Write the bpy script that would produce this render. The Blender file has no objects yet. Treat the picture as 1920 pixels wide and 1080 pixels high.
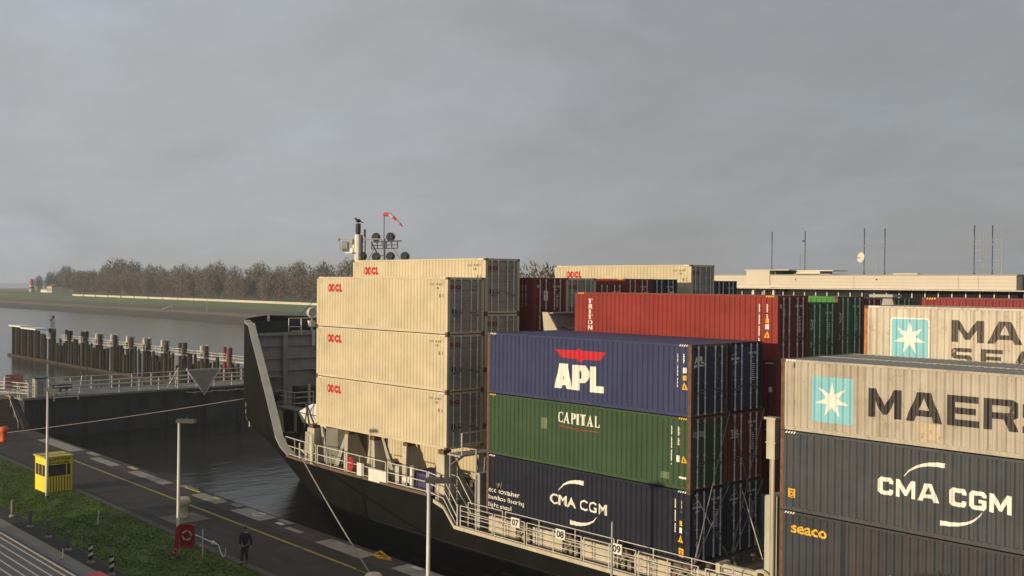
import bpy, bmesh, math, random
from mathutils import Vector, Matrix
from mathutils.geometry import tessellate_polygon
R = math.radians
random.seed(7)
S = bpy.context.scene
C = S.collection

# ------------------------------------------------------------------ camera
cam_d = bpy.data.cameras.new('camera')
cam = bpy.data.objects.new('camera', cam_d); C.objects.link(cam)
cam_d.sensor_width = 36; cam_d.lens = 36.318
cam_d.clip_start = 0.5; cam_d.clip_end = 6000
yaw, pit, rol = .8252, .0044, .0094
fw = Vector((-math.sin(yaw)*math.cos(pit), math.cos(yaw)*math.cos(pit), -math.sin(pit)))
rt = Vector((math.cos(yaw), math.sin(yaw), 0)); up = rt.cross(fw)
r2 = math.cos(rol)*rt + math.sin(rol)*up; u2 = -math.sin(rol)*rt + math.cos(rol)*up
M = Matrix((r2, u2, -fw)).transposed().to_4x4()
M.translation = Vector((0, 0, 13.7))
cam.matrix_world = M
S.camera = cam

# ------------------------------------------------------------------ sky and sun
SUN_EL = R(7.0)
sdir = Vector((-.13, -.991, 0)).normalized()*math.cos(SUN_EL) + Vector((0, 0, math.sin(SUN_EL)))
world = bpy.data.worlds.new('World'); S.world = world; world.use_nodes = True
nt = world.node_tree; nt.nodes.clear()
def N(t, **k):
    n = nt.nodes.new(t)
    for a, b in k.items(): setattr(n, a, b)
    return n
sky = N('ShaderNodeTexSky', sky_type='NISHITA'); sky.sun_disc = False
sky.sun_elevation = SUN_EL; sky.sun_rotation = math.atan2(sdir.x, sdir.y)
sky.air_density = 1.0; sky.dust_density = 3.0
bg1 = N('ShaderNodeBackground'); bg1.inputs[1].default_value = 0.012
nt.links.new(sky.outputs[0], bg1.inputs[0])
tc = N('ShaderNodeTexCoord')
# overcast layer: soft stratocumulus projected on a flat ceiling above the place
sep = N('ShaderNodeSeparateXYZ'); nt.links.new(tc.outputs['Generated'], sep.inputs[0])
mz = N('ShaderNodeMath', operation='MAXIMUM'); nt.links.new(sep.outputs[2], mz.inputs[0]); mz.inputs[1].default_value = 0.0
za = N('ShaderNodeMath', operation='ADD'); nt.links.new(mz.outputs[0], za.inputs[0]); za.inputs[1].default_value = 0.28
dx = N('ShaderNodeMath', operation='DIVIDE'); nt.links.new(sep.outputs[0], dx.inputs[0]); nt.links.new(za.outputs[0], dx.inputs[1])
dy = N('ShaderNodeMath', operation='DIVIDE'); nt.links.new(sep.outputs[1], dy.inputs[0]); nt.links.new(za.outputs[0], dy.inputs[1])
cmb = N('ShaderNodeCombineXYZ'); nt.links.new(dx.outputs[0], cmb.inputs[0]); nt.links.new(dy.outputs[0], cmb.inputs[1])
def noise(scale, det, rough, dist=0.0, off=0):
    mp = N('ShaderNodeMapping'); mp.inputs['Location'].default_value = (off, off*.7, off*.3)
    mp.inputs['Rotation'].default_value = (0, 0, .5); mp.inputs['Scale'].default_value = (1.0, 1.25, 1)
    nt.links.new(cmb.outputs[0], mp.inputs[0])
    n = N('ShaderNodeTexNoise'); n.inputs['Scale'].default_value = scale; n.inputs['Detail'].default_value = det
    n.inputs['Roughness'].default_value = rough; n.inputs['Distortion'].default_value = dist
    nt.links.new(mp.outputs[0], n.inputs['Vector']); return n
def ramp(src, stops):
    r = N('ShaderNodeValToRGB'); e = r.color_ramp.elements
    while len(e) < len(stops): e.new(.5)
    for i, (p, c) in enumerate(stops): e[i].position = p; e[i].color = (*c, 1)
    nt.links.new(src, r.inputs[0]); return r
SKY = 1.24
n1 = noise(.95, 6, .56, .25, 3.1); n2 = noise(2.6, 8, .62, .3, 8.7)
r1 = ramp(n1.outputs['Fac'], [(.33, (.350, .374, .402)), (.43, (.318, .332, .352)), (.52, (.308, .310, .317)), (.60, (.294, .296, .306)), (.72, (.345, .368, .400))])
r2_ = ramp(n2.outputs['Fac'], [(.28, (.92, .92, .925)), (.5, (1, 1, 1)), (.75, (1.08, 1.08, 1.085))])
mu = N('ShaderNodeMix', data_type='RGBA', blend_type='MULTIPLY'); mu.inputs[0].default_value = 1
nt.links.new(r1.outputs[0], mu.inputs[6]); nt.links.new(r2_.outputs[0], mu.inputs[7])
# the cloud deck is thicker (darker) towards the north-east, thinner to the north-west
dt = N('ShaderNodeVectorMath', operation='DOT_PRODUCT'); nt.links.new(tc.outputs['Generated'], dt.inputs[0])
dt.inputs[1].default_value = (math.cos(yaw), math.sin(yaw), -.15)
rr = ramp(dt.outputs['Value'], [(0.0, (1.06, 1.09, 1.12)), (.30, (.96, .96, .97)), (.55, (.78, .79, .81)), (1, (.70, .715, .735))])
mr = N('ShaderNodeMapRange'); mr.inputs[1].default_value = -.45; mr.inputs[2].default_value = .6
nt.links.new(dt.outputs['Value'], mr.inputs[0]); nt.links.new(mr.outputs[0], rr.inputs[0])
mu2 = N('ShaderNodeMix', data_type='RGBA', blend_type='MULTIPLY'); mu2.inputs[0].default_value = 1
nt.links.new(mu.outputs[2], mu2.inputs[6]); nt.links.new(rr.outputs[0], mu2.inputs[7])
bg2 = N('ShaderNodeBackground'); bg2.inputs[1].default_value = 1.0*SKY
nt.links.new(mu2.outputs[2], bg2.inputs[0])
mixs = N('ShaderNodeAddShader')
nt.links.new(bg1.outputs[0], mixs.inputs[0]); nt.links.new(bg2.outputs[0], mixs.inputs[1])
wo = N('ShaderNodeOutputWorld'); nt.links.new(mixs.outputs[0], wo.inputs[0])

sun_d = bpy.data.lights.new('sun', 'SUN'); sun_d.energy = 4.1; sun_d.angle = R(.9); sun_d.color = (1, .83, .575)
sun = bpy.data.objects.new('sun', sun_d); C.objects.link(sun)
sun.rotation_euler = sdir.to_track_quat('Z', 'Y').to_euler()
S.view_settings.view_transform = 'Standard'; S.view_settings.look = 'None'
S.view_settings.exposure = 0.0; S.view_settings.gamma = 1.0; S.view_settings.use_curve_mapping = False

# ------------------------------------------------------------------ materials
MATS = {}
def mat(name, col, rough=.55, metal=0.0, var=.12, vscale=1.0, streak=0.0, streak_col=(.12, .055, .025), chips=0.0, chip_col=(.14, .05, .02), bump=0.0, bscale=20, spec=.4, stretch=(5, 5, .22), wear=0.0):
    if name in MATS: return MATS[name]
    m = bpy.data.materials.new(name); m.use_nodes = True; t = m.node_tree; L = t.links
    b = t.nodes['Principled BSDF']; b.inputs['Roughness'].default_value = rough; b.inputs['Metallic'].default_value = metal
    b.inputs['Specular IOR Level'].default_value = spec
    tcn = t.nodes.new('ShaderNodeTexCoord'); oi = t.nodes.new('ShaderNodeObjectInfo')
    mul = t.nodes.new('ShaderNodeMath'); mul.operation = 'MULTIPLY'; mul.inputs[1].default_value = 137.0; L.new(oi.outputs['Random'], mul.inputs[0])
    va = t.nodes.new('ShaderNodeVectorMath'); va.operation = 'ADD'; L.new(tcn.outputs['Object'], va.inputs[0]); L.new(mul.outputs[0], va.inputs[1])
    def nz(scale, det=4, st=None, ro=.6):
        n = t.nodes.new('ShaderNodeTexNoise'); n.inputs['Scale'].default_value = scale; n.inputs['Detail'].default_value = det; n.inputs['Roughness'].default_value = ro
        if st:
            mp = t.nodes.new('ShaderNodeMapping'); mp.inputs['Scale'].default_value = st; L.new(va.outputs[0], mp.inputs[0]); L.new(mp.outputs[0], n.inputs['Vector'])
        else: L.new(va.outputs[0], n.inputs['Vector'])
        return n
    def rmp(src, a, b_):
        r = t.nodes.new('ShaderNodeMapRange'); r.inputs[1].default_value = a; r.inputs[2].default_value = b_; L.new(src, r.inputs[0]); return r.outputs[0]
    n = nz(vscale)
    mx = t.nodes.new('ShaderNodeMix'); mx.data_type = 'RGBA'
    mx.inputs[6].default_value = (*[c*(1-var) for c in col], 1); mx.inputs[7].default_value = (*[min(1, c*(1+var)) for c in col], 1)
    L.new(rmp(n.outputs['Fac'], .3, .7), mx.inputs[0]); out = mx.outputs[2]
    if streak > 0:
        s = nz(1.0, 5, stretch, .65)
        f = t.nodes.new('ShaderNodeMath'); f.operation = 'MULTIPLY'; f.inputs[1].default_value = streak; L.new(rmp(s.outputs['Fac'], .47, .70), f.inputs[0])
        m2 = t.nodes.new('ShaderNodeMix'); m2.data_type = 'RGBA'; m2.inputs[7].default_value = (*streak_col, 1)
        L.new(out, m2.inputs[6]); L.new(f.outputs[0], m2.inputs[0]); out = m2.outputs[2]
    if chips > 0:
        s = nz(7.0, 8, (1, 1, .6), .72)
        f = t.nodes.new('ShaderNodeMath'); f.operation = 'MULTIPLY'; f.inputs[1].default_value = .85; L.new(rmp(s.outputs['Fac'], .70-chips, .74-chips), f.inputs[0])
        m2 = t.nodes.new('ShaderNodeMix'); m2.data_type = 'RGBA'; m2.inputs[7].default_value = (*chip_col, 1)
        L.new(out, m2.inputs[6]); L.new(f.outputs[0], m2.inputs[0]); out = m2.outputs[2]
    if wear > 0:
        for st_, lo, hi, col_, amt in (((13, 13, .28), .54, .70, streak_col, wear), ((2.2, 2.2, 2.6), .60, .67, chip_col, wear*.6), ((.5, .5, .9), .45, .75, tuple(min(1, c*1.5+.02) for c in col), wear*.5)):
            s = nz(1.0, 7, st_, .7); f = t.nodes.new('ShaderNodeMath'); f.operation = 'MULTIPLY'; f.inputs[1].default_value = amt; L.new(rmp(s.outputs['Fac'], lo, hi), f.inputs[0])
            m2 = t.nodes.new('ShaderNodeMix'); m2.data_type = 'RGBA'; m2.inputs[7].default_value = (*col_, 1); L.new(out, m2.inputs[6]); L.new(f.outputs[0], m2.inputs[0]); out = m2.outputs[2]
    L.new(out, b.inputs['Base Color'])
    if bump > 0:
        s = nz(bscale, 5); bp = t.nodes.new('ShaderNodeBump'); bp.inputs['Strength'].default_value = bump; bp.inputs['Distance'].default_value = .05
        L.new(s.outputs['Fac'], bp.inputs['Height']); L.new(bp.outputs[0], b.inputs['Normal'])
    MATS[name] = m; return m

def paint(name, col, streak=.25, chips=.0, **k):   # container paint: faded, streaked, dented
    return mat(name, col, rough=.62, spec=.22, var=.12, vscale=.7, streak=streak, chips=chips, wear=k.pop('wear', .55), bump=.35, bscale=1.3, **k)
P_CREAM = paint('cream paint', (.56, .475, .32), .10, streak_col=(.42, .33, .20), chip_col=(.44, .37, .25), wear=.2)
P_CREAM_SHADE = mat('shaded cream door paint', (.34, .30, .24), .55, var=.12, streak=.3, streak_col=(.12, .09, .06))  # same cream darkened: shade of the door ends put into the colour
P_NAVY = paint('slate blue paint', (.034, .040, .100), .35, .03, chip_col=(.09, .085, .10), streak_col=(.07, .075, .115), wear=.45)
P_NAVY_ROOF = mat('blue roof paint', (.06, .065, .15), .5, streak=.2)
P_GREEN = paint('olive green paint', (.036, .070, .032), .35, .035, chip_col=(.06, .05, .03), streak_col=(.07, .085, .045), wear=.5)
P_DKNAVY = paint('dark navy paint', (.011, .012, .024), .25, .01, chip_col=(.05, .05, .06), streak_col=(.028, .027, .034), wear=.5)
P_RED = paint('brick red paint', (.235, .027, .022), .30, .02, streak_col=(.26, .06, .02))
P_BEIGE = paint('weathered beige paint', (.54, .485, .39), .5, .075, wear=.6, streak_col=(.24, .15, .08), chip_col=(.2, .09, .035))
P_GREIGE = paint('grey beige paint', (.43, .38, .305), .5, .05, wear=.55, streak_col=(.2, .14, .09), chip_col=(.16, .08, .04))
P_GREY = paint('slate grey paint', (.050, .057, .068), .45, .05, chip_col=(.09, .06, .045), streak_col=(.11, .085, .07), wear=.7)
P_GREY2 = paint('charcoal paint', (.037, .042, .051), .35, .03, chip_col=(.05, .045, .045))
P_MAROON = paint('maroon paint', (.17, .03, .03), .2, .02)
P_DOORRED = paint('red door paint', (.20, .035, .025), .2, .02)
P_PINE = paint('pine green paint', (.04, .12, .05), .2, .01)
P_SUNLITG = paint('sunlit green paint', (.07, .24, .06), .2, .01)  # sunlight on the container side is put into this brighter green
P_CRIMSON = paint('crimson paint', (.22, .032, .036), .35, .03, streak_col=(.16, .05, .04))
D_NAVY_LIFT = mat('lifted navy door paint', (.030, .034, .075), .55, var=.15, streak=.3, streak_col=(.06, .055, .07))  # navy lightened in colour to lift the shaded door ends
P_BLACKB = paint('blue black paint', (.028, .031, .052), .1, .0)
RUST = mat('rusty steel', (.15, .075, .042), .8, var=.35, vscale=6, streak=.5, streak_col=(.06, .03, .02))
RUSTORANGE = mat('orange rust post', (.42, .16, .055), .8, var=.3, vscale=5, streak=.4, streak_col=(.2, .1, .06))
DARKF = mat('dark underside', (.05, .042, .036), .8)
CASTING = mat('casting steel', (.10, .065, .045), .75, var=.3, vscale=8)
GALV = mat('galvanised steel', (.66, .65, .62), .5, 0, var=.15, vscale=3)
mat('dull handle', (.16, .155, .15), .6)
ROOFGREY = mat('dull roof steel', (.30, .29, .265), .6, var=.2, vscale=1.5, streak=.2)
LOGO_WHITE = mat('logo white', (.82, .78, .69), .55, var=.08, chips=.075, chip_col=(.22, .2, .18), streak=.35, streak_col=(.5, .42, .32))
LOGO_RED = mat('logo red', (.50, .012, .022), .5, var=.05, chips=.02, chip_col=(.3, .06, .06))
LOGO_DRED = mat('faded red underline', (.30, .05, .03), .5, var=.2)
LOGO_BLUE = mat('logo light blue', (.22, .50, .56), .5, var=.08, chips=.02, chip_col=(.45, .5, .48))
LOGO_BLACK = mat('logo black', (.022, .016, .015), .5, var=.1, chips=.08, chip_col=(.25, .2, .14))
LOGO_BROWN = mat('logo faded black', (.06, .043, .03), .5, var=.2, chips=.09, chip_col=(.38, .31, .22))
LOGO_YEL = mat('logo yellow', (.80, .46, .03), .5, var=.05)
LOGO_GREY = mat('stencil grey', (.17, .14, .10), .6)
STICK_Y = mat('sticker yellow', (.80, .42, .02), .5, var=.06)
INK = mat('print black', (.02, .02, .02), .5)

# ------------------------------------------------------------------ builders
def wloc(o):
    v = Vector((0, 0, 0))
    while o: v += o.location; o = o.parent
    return v
class MB:
    def __init__(s): s.v = []; s.f = []
    def quad(s, *p): s.face(*p)
    def face(s, *p):
        n = len(s.v); s.v += [tuple(q) for q in p]; s.f.append(tuple(range(n, n+len(p))))
    def box(s, x0, y0, z0, x1, y1, z1):
        n = len(s.v)
        s.v += [(x0, y0, z0), (x1, y0, z0), (x1, y1, z0), (x0, y1, z0), (x0, y0, z1), (x1, y0, z1), (x1, y1, z1), (x0, y1, z1)]
        s.f += [tuple(n+i for i in q) for q in ((0, 3, 2, 1), (4, 5, 6, 7), (0, 1, 5, 4), (1, 2, 6, 5), (2, 3, 7, 6), (3, 0, 4, 7))]
        return s
    def hexa(s, b, t):
        n = len(s.v); s.v += [tuple(p) for p in b]+[tuple(p) for p in t]; k = len(b)
        s.f.append(tuple(n+i for i in reversed(range(k)))); s.f.append(tuple(n+k+i for i in range(k)))
        for i in range(k): j = (i+1) % k; s.f.append((n+i, n+j, n+k+j, n+k+i))
        return s
    def bar(s, p, q, r, n=6, r1=None):
        p = Vector(p); q = Vector(q); d = (q-p)
        if d.length < 1e-6: return s
        d.normalize(); a = d.orthogonal().normalized(); b = d.cross(a); r1 = r if r1 is None else r1
        s.hexa([p+(a*math.cos(2*math.pi*i/n)+b*math.sin(2*math.pi*i/n))*r for i in range(n)],
               [q+(a*math.cos(2*math.pi*i/n)+b*math.sin(2*math.pi*i/n))*r1 for i in range(n)]); return s
    def tube(s, pts, r, n=6):
        P = [Vector(p) for p in pts]; k = len(s.v); a = None
        for i, p in enumerate(P):
            d = (P[min(i+1, len(P)-1)]-P[max(i-1, 0)])
            d = d.normalized() if d.length > 1e-6 else Vector((0, 0, 1))
            a = d.orthogonal() if a is None else a-d*a.dot(d)
            if a.length < 1e-4: a = d.orthogonal()
            a.normalize(); b = d.cross(a)
            for j in range(n): t = 2*math.pi*j/n; s.v.append(tuple(p+(a*math.cos(t)+b*math.sin(t))*r))
        for i in range(len(P)-1):
            for j in range(n): j2 = (j+1) % n; s.f.append((k+i*n+j, k+i*n+j2, k+(i+1)*n+j2, k+(i+1)*n+j))
        s.f.append(tuple(k+j for j in reversed(range(n)))); s.f.append(tuple(k+(len(P)-1)*n+j for j in range(n)))
        return s
    def lathe(s, prof, c=(0, 0, 0), n=16):
        k = len(s.v); c = Vector(c)
        for r, z in prof:
            for i in range(n):
                a = 2*math.pi*i/n; s.v.append((c.x+r*math.cos(a), c.y+r*math.sin(a), c.z+z))
        for j in range(len(prof)-1):
            for i in range(n):
                i2 = (i+1) % n; s.f.append((k+j*n+i, k+j*n+i2, k+(j+1)*n+i2, k+(j+1)*n+i))
        s.f.append(tuple(k+i for i in reversed(range(n)))); s.f.append(tuple(k+(len(prof)-1)*n+i for i in range(n)))
        return s
    def ball(s, c, r, n=12, m=8, sc=(1, 1, 1)):
        k = len(s.v); c = Vector(c)
        for j in range(m+1):
            t = math.pi*j/m
            for i in range(n):
                a = 2*math.pi*i/n; s.v.append((c.x+r*sc[0]*math.sin(t)*math.cos(a), c.y+r*sc[1]*math.sin(t)*math.sin(a), c.z-r*sc[2]*math.cos(t)))
        for j in range(m):
            for i in range(n):
                i2 = (i+1) % n; s.f.append((k+j*n+i, k+j*n+i2, k+(j+1)*n+i2, k+(j+1)*n+i))
        return s
    def torus(s, c, R0, r, ax, n=20, m=8, a0=0, a1=2*math.pi):
        ax = Vector(ax).normalized(); e = ax.orthogonal().normalized(); g = ax.cross(e); c = Vector(c)
        k = len(s.v); full = abs(a1-a0-2*math.pi) < 1e-4; nn = n if full else n+1
        for i in range(nn):
            a = a0+(a1-a0)*i/n; d = e*math.cos(a)+g*math.sin(a)
            for j in range(m):
                b = 2*math.pi*j/m; s.v.append(tuple(c+d*(R0+r*math.cos(b))+ax*r*math.sin(b)))
        for i in range(n):
            i2 = (i+1) % nn
            for j in range(m):
                j2 = (j+1) % m; s.f.append((k+i*m+j, k+i2*m+j, k+i2*m+j2, k+i*m+j2))
        return s
    def mesh(s, name):
        me = bpy.data.meshes.new(name); me.from_pydata(s.v, [], s.f); me.update()
        bm = bmesh.new(); bm.from_mesh(me); bmesh.ops.recalc_face_normals(bm, faces=bm.faces); bm.to_mesh(me); bm.free(); return me
    def build(s, name, m, parent=None, smooth=False, world=True):
        if parent is not None and world:
            w = wloc(parent); s.v = [(x-w.x, y-w.y, z-w.z) for x, y, z in s.v]
        me = s.mesh(name)
        if smooth:
            for p in me.polygons: p.use_smooth = True
        return link(name, me, m, parent)
def link(name, me, m, parent=None):
    o = bpy.data.objects.new(name, me); C.objects.link(o)
    if not me.materials: me.materials.append(None)
    o.material_slots[0].link = 'OBJECT'; o.material_slots[0].material = m
    if parent is not None: o.parent = parent
    return o
def tag(o, label=None, cat=None, group=None, kind=None):
    if label: o['label'] = label
    if cat: o['category'] = cat
    if group: o['group'] = group
    if kind: o['kind'] = kind
    return o
def thing(name, label, cat, loc=(0, 0, 0), group=None):
    o = bpy.data.objects.new(name, None); C.objects.link(o); o.location = loc; o.empty_display_size = .3
    return tag(o, label, cat, group)
def copy_tree(o, parent=None):
    c = o.copy(); C.objects.link(c)
    if parent is not None: c.parent = parent
    for ch in [x for x in bpy.data.objects if x.parent == o]: copy_tree(ch, c)
    return c
def struct(o): o['kind'] = 'structure'; return o

# ------------------------------------------------------------------ lettering
G = {}
def g(ch, w, out, *holes): G[ch] = (w, [(out, list(holes))])
g('M', 1.25, [(0, 0), (0, 1), (.28, 1), (.625, .42), (.97, 1), (1.25, 1), (1.25, 0), (.98, 0), (.98, .58), (.72, .12), (.53, .12), (.27, .58), (.27, 0)])
g('A', 1.3, [(0, 0), (.42, 1), (.88, 1), (1.3, 0), (1.0, 0), (.92, .19), (.38, .19), (.3, 0)], [(.47, .40), (.83, .40), (.65, .84)])
g('E', 1.08, [(0, 0), (0, 1), (1.06, 1), (1.06, .78), (.27, .78), (.27, .61), (.98, .61), (.98, .40), (.27, .40), (.27, .22), (1.08, .22), (1.08, 0)])
g('R', 1.1, [(0, 0), (0, 1), (.95, 1), (1.08, .9), (1.08, .46), (.95, .37), (1.1, 0), (.8, 0), (.66, .36), (.27, .36), (.27, 0)], [(.27, .57), (.27, .79), (.77, .79), (.81, .76), (.81, .6), (.77, .57)])
g('S', 1.05, [(1.03, .78), (.3, .78), (.26, .74), (.26, .65), (.3, .61), (.92, .61), (1.05, .5), (1.05, .12), (.92, 0), (0, 0), (0, .22), (.75, .22), (.79, .26), (.79, .35), (.75, .39), (.13, .39), (0, .5), (0, .88), (.13, 1), (1.03, 1)])
g('K', 1.1, [(0, 0), (0, 1), (.27, 1), (.27, .6), (.74, 1), (1.1, 1), (.56, .53), (1.12, 0), (.76, 0), (.27, .44), (.27, 0)])
g('L', .95, [(0, 0), (0, 1), (.27, 1), (.27, .22), (.95, .22), (.95, 0)])
g('N', 1.15, [(0, 0), (0, 1), (.3, 1), (.88, .38), (.88, 1), (1.15, 1), (1.15, 0), (.85, 0), (.27, .62), (.27, 0)])
g('D', 1.12, [(0, 0), (0, 1), (.9, 1), (1.12, .82), (1.12, .18), (.9, 0)], [(.27, .22), (.27, .78), (.76, .78), (.85, .7), (.85, .3), (.76, .22)])
g('C', 1.0, [(1, .34), (1, .15), (.86, 0), (.16, 0), (0, .16), (0, .84), (.16, 1), (.86, 1), (1, .85), (1, .66), (.70, .66), (.70, .76), (.33, .76), (.28, .71), (.28, .29), (.33, .24), (.70, .24), (.70, .34)])
g('G', 1.0, [(1, .56), (1, .15), (.86, 0), (.16, 0), (0, .16), (0, .84), (.16, 1), (.86, 1), (1, .85), (1, .69), (.71, .69), (.71, .77), (.33, .77), (.28, .72), (.28, .28), (.33, .23), (.71, .23), (.71, .37), (.53, .37), (.53, .56)])
g(' ', .35, [])
g('O', .82, [(.22, 0), (0, .25), (0, .75), (.22, 1), (.60, 1), (.82, .75), (.82, .25), (.60, 0)], [(.33, .26), (.49, .26), (.55, .36), (.55, .64), (.49, .74), (.33, .74), (.27, .64), (.27, .36)])
SER = dict(G)
def gs(ch, w, out, *holes): SER[ch] = (w, [(out, list(holes))])
gs('C', .8, [(.78, .02), (.74, .36), (.70, .2), (.52, .08), (.38, .14), (.30, .5), (.38, .86), (.52, .92), (.68, .82), (.74, .66), (.78, .66), (.78, .98), (.72, .94), (.5, 1), (.2, .9), (0, .5), (.2, .1), (.5, 0), (.7, .06)])
gs('A', 1.0, [(0, 0), (.1, .06), (.42, 1), (.58, 1), (.92, .06), (1, 0), (.54, 0), (.62, .06), (.56, .25), (.28, .25), (.22, .06), (.3, 0)], [(.31, .33), (.53, .33), (.42, .68)])
gs('P', .8, [(0, 0), (.1, .05), (.1, .95), (0, 1), (.6, 1), (.8, .85), (.8, .6), (.6, .45), (.4, .45), (.4, .05), (.5, 0)], [(.4, .53), (.5, .56), (.53, .65), (.53, .85), (.48, .93), (.4, .93)])
gs('I', .5, [(0, 0), (.1, .05), (.1, .95), (0, 1), (.5, 1), (.4, .95), (.4, .05), (.5, 0)])
gs('T', .9, [(.2, 0), (.3, .05), (.3, .92), (.12, .9), (0, .72), (0, 1), (.9, 1), (.9, .72), (.78, .9), (.6, .92), (.6, .05), (.7, 0)])
gs('L', .76, [(0, 0), (.1, .05), (.1, .95), (0, 1), (.5, 1), (.4, .95), (.4, .08), (.65, .08), (.72, .3), (.76, .3), (.76, 0)])
gs('R', .9, [(0, 0), (.1, .05), (.1, .95), (0, 1), (.6, 1), (.8, .87), (.8, .62), (.62, .5), (.85, .05), (.9, 0), (.6, 0), (.42, .45), (.4, .45), (.4, .05), (.5, 0)], [(.4, .54), (.5, .57), (.53, .65), (.53, .85), (.48, .93), (.4, .93)])
gs('O', .95, [(.475, 0), (.15, .12), (0, .5), (.15, .88), (.475, 1), (.8, .88), (.95, .5), (.8, .12)], [(.475, .1), (.62, .2), (.68, .5), (.62, .8), (.475, .9), (.33, .8), (.27, .5), (.33, .2)])
gs('N', 1.0, [(0, 0), (.06, .05), (.06, .95), (0, 1), (.38, 1), (.70, .42), (.70, .95), (.62, 1), (1, 1), (.94, .95), (.94, 0), (.70, 0), (.28, .72), (.28, .05), (.36, 0)])
def word(txt, font=None, gap=.12):
    font = font or G; x = 0; out = []
    for ch in txt:
        w, polys = font[ch]
        for o, hs in polys:
            if o: out.append(([(x+a, b) for a, b in o], [[(x+a, b) for a, b in h] for h in hs]))
        x += w+gap
    return out
def polys_to_tris(polys):
    v = []; f = []
    for o, hs in polys:
        loops = [[Vector((a, b, 0)) for a, b in o]]+[[Vector((a, b, 0)) for a, b in h] for h in hs]
        flat = [p for l in loops for p in l]; n = len(v); v += [(p.x, p.y) for p in flat]
        f += [tuple(n+i for i in t) for t in tessellate_polygon(loops)]
    return v, f
_tc = {}
def text_tris(txt, bold=0.0, spacing=1.0):
    k = (txt, bold, spacing)
    if k not in _tc:
        cu = bpy.data.curves.new('t', 'FONT'); cu.body = txt; cu.offset = bold; cu.space_character = spacing; cu.resolution_u = 3
        o = bpy.data.objects.new('t', cu); C.objects.link(o); bpy.context.view_layer.update()
        dg = bpy.context.evaluated_depsgraph_get(); me = bpy.data.meshes.new_from_object(o.evaluated_get(dg))
        _tc[k] = ([(a.co.x, a.co.y) for a in me.vertices], [tuple(p.vertices) for p in me.polygons])
        bpy.data.objects.remove(o); bpy.data.meshes.remove(me); bpy.data.curves.remove(cu)
    return _tc[k]
def fit(vf, x0, y0, x1, y1):
    v, f = vf; ax = min(a for a, b in v); bx = max(a for a, b in v); ay = min(b for a, b in v); by = max(b for a, b in v)
    return [(x0+(a-ax)/(bx-ax)*(x1-x0), y0+(b-ay)/(by-ay)*(y1-y0)) for a, b in v], f
def poly(*o): return polys_to_tris([(list(o), [])])
def rect(x0, y0, x1, y1): return [(x0, y0), (x1, y0), (x1, y1), (x0, y1)], [(0, 1, 2, 3)]
def merge(*vfs):
    v = []; f = []
    for a, b in vfs: n = len(v); v += a; f += [tuple(n+i for i in q) for q in b]
    return v, f
def rrect(x0, y0, x1, y1, r, n=4):
    o = []
    for cx, cy, a in ((x1-r, y1-r, 0), (x0+r, y1-r, 90), (x0+r, y0+r, 180), (x1-r, y0+r, 270)):
        for i in range(n+1): t = R(a+90*i/n); o.append((cx+r*math.cos(t), cy+r*math.sin(t)))
    return poly(*o)
def star7(cx, cy, r, ri, rot=0):
    return poly(*[(cx+(r if i % 2 == 0 else ri)*math.cos(R(90+rot)+math.pi*i/7), cy+(r if i % 2 == 0 else ri)*math.sin(R(90+rot)+math.pi*i/7)) for i in range(14)])
def swoosh(p0, p1, p2, w0, w1, n=14):
    L = []; Rr = []
    for i in range(n+1):
        t = i/n; x = (1-t)**2*p0[0]+2*t*(1-t)*p1[0]+t*t*p2[0]; y = (1-t)**2*p0[1]+2*t*(1-t)*p1[1]+t*t*p2[1]
        tx = 2*(1-t)*(p1[0]-p0[0])+2*t*(p2[0]-p1[0]); ty = 2*(1-t)*(p1[1]-p0[1])+2*t*(p2[1]-p1[1]); l = math.hypot(tx, ty)
        w = (w0+(w1-w0)*t)/2; L.append((x-ty/l*w, y+tx/l*w)); Rr.append((x+ty/l*w, y-tx/l*w))
    v = L+Rr; f = [(i, n+1+i, n+2+i, i+1) for i in range(n)]
    return v, f

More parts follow.
